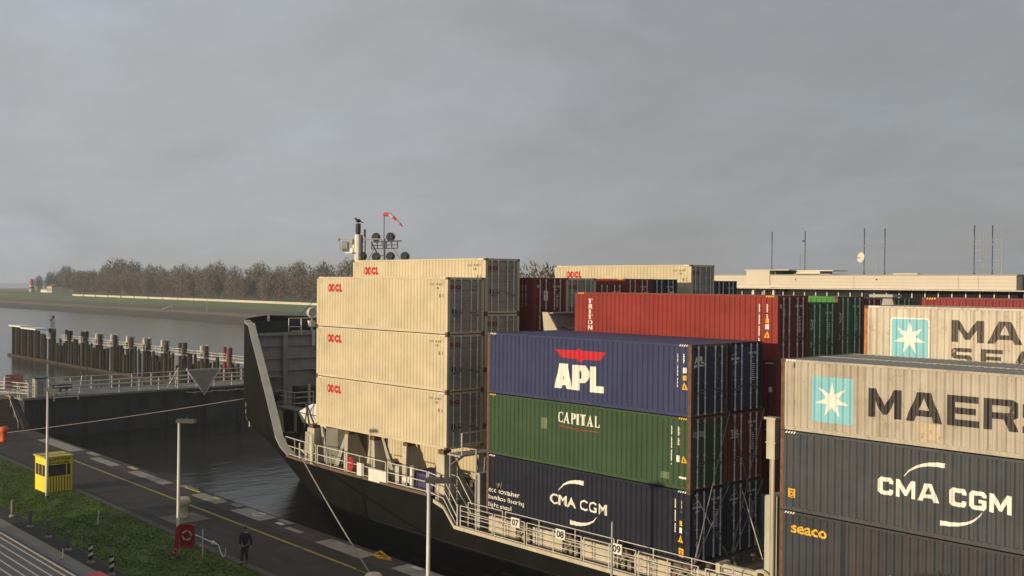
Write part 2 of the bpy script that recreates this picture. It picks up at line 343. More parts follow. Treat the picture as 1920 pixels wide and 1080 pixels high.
# ------------------------------------------------------------------ shipping containers
HC, SD, CL, CW = 2.896, 2.591, 12.192, 2.438
HX, HY = CL/2, CW/2
PX0, PX1, PIT = -HX+.15, HX-.15, .2755
NP = int((PX1-PX0)/PIT)
BRK = []                                   # breakpoints of the corrugation along x: (x, depth)
for i in range(NP+1):
    b = PX0+i*(PX1-PX0)/NP; k = (PX1-PX0)/NP
    for fx, d in ((0, 0), (.30, 0), (.48, 1), (.82, 1)):
        if i < NP or fx == 0: BRK.append((b+fx*k, d))
DEP, Y_OUT = .044, HY-.012
def corr(x):
    if x <= BRK[0][0] or x >= BRK[-1][0]: return 0
    for (a, da), (b, db) in zip(BRK, BRK[1:]):
        if a <= x <= b: return da+(db-da)*(x-a)/(b-a)
    return 0
_cm = {}
def cmesh(h):
    if h in _cm: return _cm[h]
    d = {}
    z0, z1 = .155, h-.075
    s = MB()
    for (a, da), (b, db) in zip(BRK, BRK[1:]):
        ya, yb = -(Y_OUT-DEP*da), -(Y_OUT-DEP*db)
        s.face((a, ya, z0), (b, yb, z0), (b, yb, z1), (a, ya, z1))
    d['side_panel'] = s.mesh('side_panel')
    s = MB(); n = 9
    for i in range(n):                     # corrugated front wall
        y0 = -HY+.1+i*(CW-.2)/n; k = (CW-.2)/n
        ys = [y0, y0+.3*k, y0+.5*k, y0+.8*k, y0+k]; xs = [-HX+.02, -HX+.02, -HX+.06, -HX+.06, -HX+.02]
        for j in range(4): s.face((xs[j], ys[j], z0), (xs[j+1], ys[j+1], z0), (xs[j+1], ys[j+1], z1), (xs[j], ys[j], z1))
    d['front_wall'] = s.mesh('front_wall')
    s = MB(); nr = 48                      # roof, cross-corrugated
    for i in range(nr):
        x0 = -HX+.12+i*(CL-.24)/nr; k = (CL-.24)/nr
        xs = [x0, x0+.3*k, x0+.42*k, x0+.88*k, x0+k]; zs = [h-.03, h-.03, h-.012, h-.012, h-.03]
        for j in range(4): s.face((xs[j], -HY+.06, zs[j]), (xs[j+1], -HY+.06, zs[j+1]), (xs[j+1], HY-.06, zs[j+1]), (xs[j], HY-.06, zs[j]))
    d['roof'] = s.mesh('roof')
    s = MB(); s.box(-HX+.17, -HY+.004, .02, HX-.17, -HY+.07, .16); d['bottom_rail'] = s.mesh('bottom_rail')
    s = MB(); s.box(-HX+.17, -HY+.004, h-.085, HX-.17, -HY+.07, h-.006); d['top_rail'] = s.mesh('top_rail')
    s = MB(); s.box(-HX+.01, -HY+.15, .02, -HX+.1, HY-.15, .15); d['front_sill'] = s.mesh('front_sill')
    s = MB(); s.box(-HX+.01, -HY+.15, h-.1, -HX+.1, HY-.15, h-.006); d['front_header'] = s.mesh('front_header')
    s = MB(); s.box(-HX+.2, -HY+.08, .05, HX-.2, HY-.08, .12); d['floor'] = s.mesh('floor')
    s = MB(); s.box(-.075, -.08, .118, .075, .08, h-.118); d['corner_post'] = s.mesh('corner_post')
    s = MB(); s.box(-.089, -.081, 0, .089, .081, .118); s.v = [(x, y, z) for x, y, z in s.v]
    d['corner_casting'] = s.mesh('corner_casting')
    s = MB(); s.box(HX-.1, -HY+.15, .02, HX-.006, HY-.15, .13); d['door_sill'] = s.mesh('door_sill')
    s = MB(); s.box(HX-.1, -HY+.15, h-.13, HX-.006, HY-.15, h-.006); d['door_header'] = s.mesh('door_header')
    s = MB(); w = HY-.155                   # one door leaf from y=0 to y=w : ribbed plate
    zb = [.135+i*(h-.27)/5 for i in range(6)]
    for i in range(5):
        a, b = zb[i], zb[i+1]; x = HX-.045
        s.face((x, .012, a+.05), (x, w, a+.05), (x, w, b-.05), (x, .012, b-.05))
        s.face((x, .012, b-.05), (x, w, b-.05), (x-.03, w, b-.025), (x-.03, .012, b-.025))
        s.face((x-.03, .012, b-.025), (x-.03, w, b-.025), (x, w, b), (x, .012, b))
        s.face((x, .012, a), (x, w, a), (x, w, a+.05), (x, .012, a+.05))
    s.box(HX-.06, 0.0, .132, HX-.036, .03, h-.132); s.box(HX-.06, w-.03, .132, HX-.036, w-.002, h-.132)
    d['door'] = s.mesh('door')
    s = MB(); s.bar((0, 0, .06), (0, 0, h-.06), .028, 8)
    for zz in (.12, .75, 1.35, h*.72, h-.16): s.box(-.03, -.045, zz-.03, .022, .045, zz+.03)
    d['locking_bar'] = s.mesh('locking_bar')
    s = MB(); s.box(-.012, -.02, -.02, .012, .34, .02); s.box(-.02, -.03, -.05, .014, .03, .05); d['handle'] = s.mesh('handle')
    s = MB()
    for i in range(4): x = i*.11; s.face((x, 0, 0), (x+.055, 0, 0), (x+.105, 0, .075), (x+.05, 0, .075))
    d['hazard_stripes'] = s.mesh('hazard_stripes')
    _cm[h] = d; return d

class Box:                                  # one container, its base centre and its pieces
    def __init__(s, bx, y0, top, h, label, side, post=None, door=None, roof=None, cast=None, rail=None, haz=True, aft_post=None, name='shipping_container'):
        s.h = h; m = cmesh(h)
        s.root = thing(name, label, 'shipping container', (bx+HX, y0+HY, top-h), 'containers stacked on the ship')
        post = post or side; cast = cast or CASTING; door = door or side
        for sy in (1, -1):
            for nm, mm in (('side_panel', side), ('bottom_rail', rail or side), ('top_rail', rail or side)): link(nm, m[nm], mm, s.root).scale = (1, sy, 1)
        link('roof', m['roof'], roof or side, s.root); link('front_wall', m['front_wall'], side, s.root); link('floor', m['floor'], DARKF, s.root)
        for nm in ('front_sill', 'front_header'): link(nm, m[nm], post, s.root)
        for nm in ('door_sill', 'door_header'): link(nm, m[nm], aft_post or post, s.root)
        for sx in (-1, 1):
            for sy in (-1, 1):
                o = link('corner_post', m['corner_post'], (aft_post or post) if sx > 0 else post, s.root); o.location = (sx*(HX-.078), sy*(HY-.084), 0)
                for zz in (0, h-.118):
                    o = link('corner_casting', m['corner_casting'], cast, s.root); o.location = (sx*(HX-.089), sy*(HY-.081), zz)
        s.door = door
        for sy in (-1, 1):
            dm = link('door', m['door'], door, s.root)
            if sy < 0: dm.scale = (1, -1, 1)
            for yy in (.33, .78):
                b = link('locking_bar', m['locking_bar'], GALV, dm); b.location = (HX+.014, yy, 0)
                hd = link('handle', m['handle'], MATS['dull handle'], dm); hd.location = (HX+.035, yy, .95+.12*(yy < .5))
                if yy > .5: hd.scale = (1, -1, 1)
        if haz:
            for x in (-HX+.2, HX-.62):
                o = link('hazard_stripes', m['hazard_stripes'], LOGO_YEL if side in (P_GREEN, P_RED, P_CRIMSON) else LOGO_WHITE, s.root); o.location = (x, -HY+.0005, h-.083)
    def side(s, name, vf, m, off=.003):
        v, f = vf; bm = bmesh.new(); vs = [bm.verts.new((a, 0, b)) for a, b in v]
        for q in f:
            try: bm.faces.new([vs[i] for i in q])
            except ValueError: pass
        x0 = min(a for a, b in v); x1 = max(a for a, b in v)
        for bx, _ in BRK:
            if x0 < bx < x1: bmesh.ops.bisect_plane(bm, geom=bm.verts[:]+bm.edges[:]+bm.faces[:], plane_co=(bx, 0, 0), plane_no=(1, 0, 0))
        for w in bm.verts: w.co.y = -(Y_OUT-DEP*corr(w.co.x))-off
        for fc in bm.faces:
            fc.normal_update()
            if fc.normal.y > 0: fc.normal_flip()
        me = bpy.data.meshes.new(name); bm.to_mesh(me); bm.free()
        return link(name, me, m, s.root)
    def end(s, name, vf, m, x=HX-.035):
        v, f = vf; me = bpy.data.meshes.new(name); me.from_pydata([(x, a, b) for a, b in v], [], f); me.update(); return link(name, me, m, s.root)

def codes(b, m, x=4.6, z=None, n=11, size=.11):
    z = z if z is not None else b.h-.42
    b.side('stencil_code', merge(*[rect(x+i*size*.9, z, x+i*size*.9+size*(.35+.3*((i*7) % 3)/2), z+size) for i in range(n) if i != 4]+[rect(x+.45, z-.2, x+.55, z-.09), rect(x+.62, z-.2, x+.72, z-.09), rect(x+.8, z-.62, x+.9, z-.44), rect(x+1.05, z-.62, x+1.13, z-.44)]), m)
def vcodes(b, m, xs=(5.32, 5.68), ln=(1.2, .55), ztop=None):
    zt = ztop or b.h-.38; q = []
    for x, l in zip(xs, ln):
        k = int(l/.075)
        for i in range(k):
            if (i*5+3) % 7: q.append(rect(x, zt-.075*(i+1)+.014, x+.05+.02*((i*3) % 2), zt-.075*i))
    b.side('stencil_code', merge(*q), m)
def stickers(b, zs, x=5.62):
    for z, k in zs:
        if k == 't':
            b.side('warning_sticker', poly((x-.02, z-.16), (x+.26, z-.16), (x+.12, z+.14)), STICK_Y, .004)
            b.side('pictogram', poly((x+.085, z-.11), (x+.155, z-.11), (x+.12, z+.04)), INK, .007)
        if k == 'y': b.side('warning_sticker', rect(x+.05, z-.1, x+.2, z+.1), STICK_Y, .004)
        if k == 'w': b.side('data_plate', rect(x+.04, z-.11, x+.2, z+.11), LOGO_WHITE, .004)
        if k == 'Y':
            b.side('warning_sticker', rect(x+.02, z-.17, x+.28, z+.17), STICK_Y, .004)
            b.side('sticker_print', merge(rect(x+.06, z+.06, x+.24, z+.1), rect(x+.1, z-.06, x+.2, z+.02), rect(x+.06, z-.13, x+.24, z-.09)), INK, .007)
def doorcodes(b, m, seed=0, code=True):
    rd = random.Random(seed); q = []; h = b.h
    if code: q += [rect(.24+i*.075, h-.52, .24+i*.075+.045, h-.42) for i in range(9) if i != 4]+[rect(.42, h-.68, .47, h-.6), rect(.5, h-.68, .55, h-.6)]
    for i in range(9): q.append(rect(.5, h-.95-i*.085, .5+rd.uniform(.12, .2), h-.95-i*.085+.03))
    b.end('door_stencils', merge(*q), m)
def door_plate(b, y, z, m=INK, s=.13): b.end('door_placard', rect(y-s, z-s, y+s, z+s), m, HX-.032)

OOG = dict(G)
OOG['O'] = (.9, [([(.25, 0), (0, .27), (0, .73), (.25, 1), (.65, 1), (.9, .73), (.9, .27), (.65, 0)], [[(.36, .28), (.54, .28), (.60, .40), (.60, .60), (.54, .72), (.36, .72), (.30, .60), (.30, .40)]])])
OOG['C'] = (.9, [([(.9, .36), (.9, .2), (.65, 0), (.25, 0), (0, .27), (0, .73), (.25, 1), (.65, 1), (.9, .8), (.9, .64), (.6, .64), (.52, .68), (.4, .66), (.34, .58), (.34, .42), (.4, .34), (.52, .32), (.6, .36)], [])])
OOG['L'] = (.8, [([(0, 0), (0, 1), (.4, 1), (.4, .3), (.8, .3), (.8, 0)], [])])
OO = polys_to_tris([(o, h) for o, h in word('OOCL', OOG, .07)])
def oocl(b, sign=True, door=True, x0=-4.97, x1=-3.46):
    z1 = b.h-.41; b.side('logo', fit(OO, x0, z1-.46, x1, z1), LOGO_RED, .004)
    codes(b, LOGO_GREY)
    b.side('lifting_mark', merge(rect(-HX+.42, b.h-.4, -HX+.46, b.h-.14), rect(HX-.5, b.h-.4, HX-.46, b.h-.14)), LOGO_GREY)
    b.end('logo', fit(OO, -1.02, b.h-.62, -.28, b.h-.40), mat('dull logo red', (.30, .012, .02), .6), HX-.033)
    doorcodes(b, LOGO_GREY, 3); door_plate(b, -.75, 1.15); door_plate(b, -.3, 1.2, LOGO_GREY, .1)
AX, BX, CX = -52.59, -37.33, -21.07
g_ = .02
def stack(top, hs):
    out = []
    for h in hs: out.append((top, h)); top -= h+g_
    return out
# bay by the bow ------------------------------------------------------
T = stack(13.99, [HC]*3)
for (t, h), lb in zip(T, ['cream container with red logo, topmost of the three tier stack by the bow rail',
                          'cream container with red logo, middle of the three tier stack by the bow rail',
                          'cream container with red logo standing on the stanchions above the bow rail']):
    b = Box(AX, 32.9, t, h, lb, P_CREAM, door=P_CREAM_SHADE, cast=RUST, roof=ROOFGREY); oocl(b)
T = stack(15.01, [HC]*4)
for i, ((t, h), lb) in enumerate(zip(T, ['cream container with red logo rising highest above the bow stack, under the foremast',
                          'cream container with dull doors, second tier behind the bow rail stack',
                          'cream container with only its doors showing, third tier behind the bow rail stack',
                          'cream container seen between the stanchions, standing low on the foredeck'])):
    b = Box(AX, 35.42, t, h, lb, P_CREAM, door=P_CREAM_SHADE, cast=RUST, roof=ROOFGREY)
    if i < 3: oocl(b)
    else: doorcodes(b, LOGO_GREY, 1)
for t, h in stack(14.03, [HC, HC]):
    b = Box(AX, 38.95, t, h, 'dark maroon container with white placard on its doors' if t > 14 else 'dark maroon container under the one with the white placard', P_MAROON, haz=False, post=P_DOORRED)
    doorcodes(b, LOGO_WHITE, 2)
    b.end('door_placard', rect(-.46, b.h-1.25, -.14, b.h-.72), LOGO_WHITE, HX-.033); b.end('logo', poly((-.42, b.h-.85), (-.2, b.h-.85), (-.3, b.h-1.02)), INK, HX-.03)
    b.end('logo', merge(*[rect(-.95+i*.08, b.h-.55, -.9+i*.08, b.h-.4) for i in range(2)]), LOGO_WHITE, HX-.033)
    vcodes(b, LOGO_WHITE, (5.1, 5.4), (1.3, 1.2))
for t, h in stack(14.04, [HC, HC]):
    b = Box(AX, 41.44, t, h, 'grey cream container next to the maroon one, doors facing aft, upper tier' if t > 14 else 'grey cream container below another, behind the white bracket', P_CREAM, door=P_CREAM_SHADE, cast=RUST); oocl(b)
b = Box(AX, 43.93, 13.74, HC, 'low dark red container with orange side strip showing above it', P_DOORRED, haz=False); doorcodes(b, LOGO_WHITE, 4)
b = Box(AX, 46.42, 14.05, HC, 'orange red container with its top strip lit above a lower one', P_RED, door=P_DOORRED); doorcodes(b, LOGO_WHITE, 5)
b.end('logo', rect(.55, b.h-1.05, .95, b.h-.8), LOGO_WHITE); b.end('logo', fit(text_tris('S', .03), -1.0, b.h-1.3, -.8, b.h-.95), LOGO_WHITE)
b = Box(AX, 48.91, 14.05, HC, 'blue black container under the far cream one with red logo', P_BLACKB, haz=False); doorcodes(b, LOGO_WHITE, 6); b.end('logo', rect(.5, b.h-.95, .95, b.h-.75), LOGO_WHITE)
b = Box(AX, 52.75, 15.0, HC, 'far cream container with red logo standing high over the row of red doors', P_CREAM, door=P_CREAM_SHADE, cast=RUST, roof=ROOFGREY); oocl(b)
b = Box(AX, 52.75, 15.0-HC-g_, HC, 'cream container below the far cream one with red logo', P_CREAM, door=P_CREAM_SHADE, cast=RUST); oocl(b)
b = Box(AX, 55.25, 14.0, HC, 'blue black container at the far ship side, its doors beside the pale building', P_BLACKB, haz=False); doorcodes(b, LOGO_WHITE, 8)
b.end('logo', fit(text_tris('UASC', .02), -1.0, b.h-1.1, -.4, b.h-.85), LOGO_WHITE)

# middle bay ------------------------------------------------------
b = Box(BX, 32.9, 11.34, HC, 'slate blue container with white APL letters under a red eagle', P_NAVY, post=RUST, door=D_NAVY_LIFT, roof=P_NAVY_ROOF, rail=P_NAVY)
A_ = ([(-1.54, .59), (-1.27, 1.71), (-.72, 1.71), (-.48, .59), (-.83, .61), (-.86, .76), (-1.07, .75), (-1.12, .6)], [[(-1.0, 1.3), (-1.04, 1.01), (-.92, 1.02)]])
P_ = ([(-.47, 1.69), (.3, 1.7), (.47, 1.61), (.58, 1.44), (.58, 1.25), (.5, 1.06), (.31, .94), (-.01, .92), (-.01, .59), (-.475, .59)], [[(-.02, 1.46), (.06, 1.44), (.11, 1.36), (.11, 1.2), (.06, 1.11), (-.02, 1.09)]])
L_ = ([(.60, 1.69), (.98, 1.69), (.99, .86), (1.4, .87), (1.4, .58), (.60, .57)], [])
b.side('logo', polys_to_tris([A_, P_, L_]), LOGO_WHITE, .004)
b.side('emblem', poly((-1.53, 2.32), (-.16, 2.34), (-.03, 2.44), (.07, 2.34), (1.52, 2.34), (1.22, 1.97), (.26, 1.96), (.05, 1.81), (-.19, 1.96), (-1.12, 1.98)), LOGO_RED, .004)
vcodes(b, LOGO_WHITE, (5.36, 5.68), (1.35, .5)); stickers(b, [(1.86, 'w'), (1.56, 'y'), (1.25, 't')])
b.side('lifting_mark', rect(-HX+.5, b.h-.32, -HX+.56, b.h-.12), INK)
b.end('logo', fit(text_tris('APL', .05), -.98, b.h-.78, -.36, b.h-.48), LOGO_WHITE); b.end('logo_swash', merge(swoosh((-1.03, b.h-.9), (-.7, b.h-.8), (-.36, b.h-.88), .1, .05)), LOGO_WHITE)
doorcodes(b, LOGO_GREY, 9)
b = Box(BX, 32.9, 11.34-HC-g_, HC, 'olive green container with white CAPITAL lettering and red underline', P_GREEN, post=RUST, door=mat('dark green doors', (.05, .085, .035), .6), roof=P_GREEN)
b.side('logo', fit(polys_to_tris(word('CAPITAL', SER, .1)), -1.32, 1.99, 1.18, 2.47), LOGO_WHITE, .004)
b.side('logo_underline', merge(swoosh((-1.22, 1.84), (0, 1.76), (1.15, 1.80), .05, .04), poly((-.2, 1.79), (-.05, 1.87), (.1, 1.79), (-.05, 1.71))), LOGO_DRED, .004)
b.side('patch_repair', rect(-2.35, 1.6, -1.98, 2.1), mat('lighter green patch', (.14, .18, .085), .6), .003)
vcodes(b, LOGO_WHITE, (5.1, 5.45), (1.6, .75)); stickers(b, [(1.25, 't')]); b.side('data_plate', rect(5.38, 1.1, 5.52, 1.36), LOGO_WHITE); b.side('data_plate', rect(4.6, .35, 5.0, .62), mat('lighter green patch', (.1, .2, .1), .6)); b.side('data_plate', rect(5.5, .45, 5.85, .53), LOGO_WHITE)
b.end('logo', fit(polys_to_tris(word('CAPITAL', SER, .1)), -1.02, b.h-.78, -.28, b.h-.56), LOGO_WHITE); doorcodes(b, LOGO_GREY, 10)
b = Box(BX, 32.9, 11.34-2*(HC+g_), HC, 'dark navy container with white CMA CGM lettering between two swooshes, above the deck rail', P_DKNAVY, door=D_NAVY_LIFT, post=RUST, aft_post=P_DKNAVY, roof=P_DKNAVY)
zb = 11.34-3*HC-2*g_; cx = BX+HX
def cma(b, x0, x1, z0, z1, sw_up, sw_dn, wmax, font_gap=None):
    b.side('logo', fit(polys_to_tris(word('CMA CGM', G, font_gap)) if font_gap else text_tris('CMA CGM', .016, 1.08), x0, z0, x1, z1), LOGO_WHITE, .004)
    b.side('logo_swoosh', swoosh(*sw_up, .02, wmax), LOGO_WHITE, .004); b.side('logo_swoosh', swoosh(*sw_dn, .02, wmax), LOGO_WHITE, .004)
cma(b, -1.76, 1.66, 3.81-zb, 4.28-zb, ((-1.22, 4.46-zb), (-.85, 5.04-zb), (.28, 5.0-zb)), ((1.1, 3.66-zb), (.7, 3.1-zb), (-.52, 3.17-zb)), .20)
for t_, x1, z in (('eco container', -3.80, 3.70), ('bamboo flooring', -3.44, 3.35), ('light steel', -4.36, 2.98)):
    b.side('slogan', fit(text_tris(t_, .006, 1.05), -5.92, z-zb-(.05 if 'g' in t_ else 0), x1, z-zb+.23), LOGO_WHITE, .004)
b.side('scuff_mark', poly((-5.45, 4.4-zb), (-5.3, 3.95-zb), (-5.15, 4.15-zb), (-5.05, 3.9-zb), (-5.0, 4.3-zb), (-5.1, 4.1-zb), (-5.25, 4.2-zb), (-5.4, 4.1-zb)), LOGO_GREY)
vcodes(b, LOGO_WHITE, (5.3, 5.62), (1.35, .55)); stickers(b, [(1.58, 'y'), (1.3, 'w'), (.98, 't'), (.42, 'Y')], 5.5); b.side('data_plate', poly((5.9, 1.2), (5.98, 1.2), (5.94, 1.4)), LOGO_WHITE)
def cmadoor(b, z=.62):
    b.end('logo', merge(fit(polys_to_tris(word('CMACGM', G, .1)), -1.0, b.h-z-.1, -.45, b.h-z), swoosh((-.95, b.h-z+.08), (-.8, b.h-z+.16), (-.62, b.h-z+.15), .01, .06), swoosh((-.5, b.h-z-.18), (-.65, b.h-z-.26), (-.83, b.h-z-.25), .01, .06)), LOGO_WHITE)
    doorcodes(b, LOGO_WHITE, 12)
    b.end('warning_sticker', poly((-.95, b.h-1.35), (-.72, b.h-1.35), (-.84, b.h-1.05)), LOGO_GREY)
cmadoor(b)
T = stack(11.34, [HC]*3)
b = Box(BX, 35.40, *T[0], 'dark navy container with small white swoosh logo beside the white letter one', P_DKNAVY, door=D_NAVY_LIFT, roof=P_NAVY_ROOF, haz=False); cmadoor(b)
b = Box(BX, 35.40, *T[1], 'dark maroon container with white door letters beside the olive green one', P_MAROON, haz=False); doorcodes(b, LOGO_WHITE, 14); b.end('logo', merge(fit(text_tris('TAL', .04), -1.0, b.h-.95, -.4, b.h-.7), rect(-1.0, b.h-1.04, -.4, b.h-1.0)), LOGO_WHITE)
b = Box(BX, 35.40, *T[2], 'dark navy container, lowest of the second row on the middle hatch', P_BLACKB, haz=False); cmadoor(b)
T = stack(13.28, [HC]*4)
b = Box(BX, 38.95, *T[0], 'brick red container with TRITON written downwards at its end', P_RED, door=P_MAROON, roof=mat('grey green roof', (.20, .22, .19), .6, var=.2), post=P_RED)
zr = 13.28-HC
for i, ch in enumerate('TRITON'):
    z1 = 12.95-zr-i*.272; w = SER[ch][0]*.34
    b.side('lettering', fit(polys_to_tris(word(ch, SER)), -5.05-w/2, z1-.225, -5.05+w/2, z1), LOGO_WHITE, .004)
vcodes(b, LOGO_WHITE, (5.12, 5.5), (1.7, .75)); stickers(b, [(1.78, 'y'), (1.52, 'w'), (1.2, 't')], 5.42); doorcodes(b, LOGO_WHITE, 15)
b.end('door_placard', rect(-.74, b.h-.92, -.5, b.h-.6), LOGO_GREY); b.end('logo', fit(text_tris('t', .03), -1.0, b.h-.56, -.85, b.h-.36), LOGO_WHITE)
for k, lb in ((1, 'maroon container below the brick red one, glimpsed beside the blue stack'), (2, 'dark maroon container two tiers below the brick red one')):
    b = Box(BX, 38.95, *T[k], lb, P_MAROON); stickers(b, [(1.7, 'w')]); doorcodes(b, LOGO_WHITE, 16)
DKG = mat('lifted green door paint', (.045, .13, .045), .55)  # green lightened in colour so the shaded doors read brighter
for t, h in stack(12.95, [HC, HC]):
    b = Box(BX, 41.46, t, h, 'dark green container with round white emblem beside the brick red one' if t > 12 else 'dark green container one tier below, beside the maroon one', P_PINE, door=DKG, haz=False); doorcodes(b, LOGO_WHITE, 17)
    for z_, r_ in ((b.h-1.0, .19), (1.0, .1)):
        o = [(-1.0+r_*math.cos(R(20*i)), z_+r_*1.35*math.sin(R(20*i))) for i in range(18)]; hh = [(-1.0+r_*.68*math.cos(R(20*i)), z_+r_*.92*math.sin(R(20*i))) for i in range(18)]
        b.end('emblem', polys_to_tris([(o, [hh])]), LOGO_WHITE); b.end('emblem_core', merge(rect(-1.0-r_*.1, z_-r_*.6, -1.0+r_*.1, z_+r_*.6), rect(-1.0-r_*.45, z_-r_*.1, -1-r_*.11, z_+r_*.1), rect(-1+r_*.11, z_-r_*.1, -1.0+r_*.45, z_+r_*.1)), LOGO_WHITE)
b = Box(BX, 43.95, 13.23, HC, 'green container whose sunlit side strip shows above the dark green doors', P_SUNLITG, door=DKG, post=RUST, haz=False); doorcodes(b, LOGO_WHITE, 18)
for z_, r_ in ((b.h-1.0, .19), (1.0, .1)):
    o = [(-1.0+r_*math.cos(R(20*i)), z_+r_*1.35*math.sin(R(20*i))) for i in range(18)]; hh = [(-1.0+r_*.68*math.cos(R(20*i)), z_+r_*.92*math.sin(R(20*i))) for i in range(18)]
    b.end('emblem', polys_to_tris([(o, [hh])]), LOGO_WHITE); b.end('emblem_core', merge(rect(-1.0-r_*.1, z_-r_*.6, -1.0+r_*.1, z_+r_*.6), rect(-1.0-r_*.45, z_-r_*.1, -1-r_*.11, z_+r_*.1), rect(-1+r_*.11, z_-r_*.1, -1.0+r_*.45, z_+r_*.1)), LOGO_WHITE)
b = Box(BX, 46.44, 13.14, HC, 'dark red container doors below the building windows, left of green doors', P_MAROON, haz=False)
b = Box(BX, 48.93, 13.14, HC, 'green container doors beside a white bracket below the building windows', P_PINE, haz=False)

# aft bay ------------------------------------------------------
MK = polys_to_tris(word('MAERSK', G, .13))
b = Box(CX, 32.9, 11.05, SD, 'weathered grey beige container with blue star square and black MAERSK letters, front stack top', P_GREIGE, post=RUST, roof=ROOFGREY)
zb = 11.05-SD; cc = CX+HX
b.side('logo_panel', rrect(-19.81-cc, 8.89-zb, -18.22-cc, 10.50-zb, .1), LOGO_BLUE, .003); b.side('emblem', star7(-19.02-cc, 9.70-zb, .68, .235), LOGO_WHITE, .006)
b.side('logo', fit(MK, -17.66-cc, 9.27-zb, -10.35-cc, 10.25-zb), LOGO_BLACK, .004)
b.side('patch_repair', rect(-15.9-cc, 8.72-zb, -15.15-cc, 9.24-zb), mat('pale repair patch', (.50, .40, .27), .6, chips=.12, chip_col=(.13, .07, .04)), .003)
b.side('lifting_mark', rect(-HX+.5, b.h-.32, -HX+.56, b.h-.12), LOGO_GREY)
b = Box(CX, 32.9, 11.05-SD-g_, HC, 'slate grey container with cream CMA CGM lettering and swooshes', P_GREY, post=RUST, roof=P_GREY)
zb = 11.05-SD-g_-HC
cma(b, -17.26-cc, -12.87-cc, 6.69-zb, 7.28-zb, ((-16.36-cc, 7.40-zb), (-15.95-cc, 7.98-zb), (-14.98-cc, 7.94-zb)), ((-13.78-cc, 6.62-zb), (-14.1-cc, 6.05-zb), (-15.1-cc, 6.08-zb)), .16, .14)
b.side('warning_sticker', rect(-20.75-cc, 6.03-zb, -20.47-cc, 6.35-zb), STICK_Y, .004); b.side('sticker_print', merge(rect(-20.7-cc, 6.25-zb, -20.52-cc, 6.29-zb), rect(-20.65-cc, 6.13-zb, -20.56-cc, 6.2-zb), rect(-20.7-cc, 6.06-zb, -20.52-cc, 6.09-zb)), INK, .007)
b = Box(CX, 32.9, 11.05-SD-HC-2*g_, HC, 'charcoal container with yellow seaco lettering at its forward end, lowest on the right', P_GREY2, post=RUST, roof=P_GREY)
zb = 11.05-SD-2*HC-2*g_
b.side('logo', fit(text_tris('seaco', .02), -20.59-cc, 4.76-zb, -19.16-cc, 5.04-zb), LOGO_YEL, .004)
b.side('scuff_mark', merge(poly((2.02-3.9, 1.22), (2.12-3.9, 1.22), (2.07-3.9, 1.4)), rect(-1.95, 1.17, -1.7, 1.21)), LOGO_WHITE)
for k, lb in ((0, 'grey beige container roof behind the black MAERSK letters'),):
    b = Box(CX, 35.40, 11.05, SD, lb, P_GREIGE, post=RUST, roof=ROOFGREY)
b = Box(CX, 35.40, 11.05-SD-g_, HC, 'slate grey container under the grey beige roof, second row of the right stack', P_GREY, post=RUST)
b = Box(CX, 38.9, 12.95, HC, 'weathered beige container with rounded star square and MAERSK SEALAND letters', P_BEIGE, post=RUSTORANGE, roof=ROOFGREY)
zb = 12.95-HC
b.side('logo_border', rrect(-19.97-cc, 10.90-zb, -18.35-cc, 12.50-zb, .12), LOGO_WHITE, .002); b.side('logo_panel', rrect(-19.92-cc, 10.95-zb, -18.40-cc, 12.45-zb, .1), LOGO_BLUE, .004); b.side('emblem', star7(-19.16-cc, 11.70-zb, .66, .25), LOGO_WHITE, .007)
b.side('logo', fit(MK, -17.5-cc, 11.64-zb, -10.2-cc, 12.47-zb), LOGO_BROWN, .004)
b.side('logo', fit(polys_to_tris(word('SEALAND', G, .42)), -17.5-cc, 10.75-zb, -9.6-cc, 11.42-zb), LOGO_BROWN, .004)
b = Box(CX, 41.4, 12.7, HC, 'beige container hidden low between the star square one and the crimson one', P_BEIGE, roof=ROOFGREY)
b = Box(CX, 43.9, 13.26, HC, 'faded crimson container with only its upper side showing below the building', P_CRIMSON, roof=ROOFGREY)
# ------------------------------------------------------------------ ground, water, far shore
def water_mat():
    m = bpy.data.materials.new('grey estuary water'); m.use_nodes = True; t = m.node_tree; L = t.links
    b = t.nodes['Principled BSDF']; b.inputs['Base Color'].default_value = (.060, .054, .042, 1); b.inputs['Roughness'].default_value = .14; b.inputs['IOR'].default_value = 1.33
    tcn = t.nodes.new('ShaderNodeTexCoord')
    def wave(sc, st, rot):
        mp = t.nodes.new('ShaderNodeMapping'); mp.inputs['Scale'].default_value = st; mp.inputs['Rotation'].default_value = (0, 0, rot); L.new(tcn.outputs['Object'], mp.inputs[0])
        n = t.nodes.new('ShaderNodeTexNoise'); n.inputs['Scale'].default_value = sc; n.inputs['Detail'].default_value = 5; n.inputs['Roughness'].default_value = .6; L.new(mp.outputs[0], n.inputs['Vector']); return n.outputs['Fac']
    a = wave(.55, (1, .35, 1), .6); c = wave(1.6, (1, .5, 1), .9)
    ad = t.nodes.new('ShaderNodeMath'); ad.operation = 'MULTIPLY_ADD'; ad.inputs[1].default_value = .4; L.new(c, ad.inputs[0]); L.new(a, ad.inputs[2])
    bp = t.nodes.new('ShaderNodeBump'); bp.inputs['Strength'].default_value = .24; bp.inputs['Distance'].default_value = .32; L.new(ad.outputs[0], bp.inputs['Height']); L.new(bp.outputs[0], b.inputs['Normal'])
    return m
WATER = water_mat()
ASPH = mat('dark quay asphalt', (.040, .032, .028), .9, var=.22, vscale=.35, streak=.5, streak_col=(.024, .02, .019), stretch=(.5, .5, .5), bump=.15, bscale=8)  # dark brown-grey base with darker noise patches
COPE = mat('old coping concrete', (.062, .047, .040), .9, var=.3, vscale=.7, chips=.04, chip_col=(.05, .04, .03))
CONC = mat('concrete slab', (.30, .27, .23), .85, var=.25, vscale=1.2, chips=.03, chip_col=(.12, .1, .08))
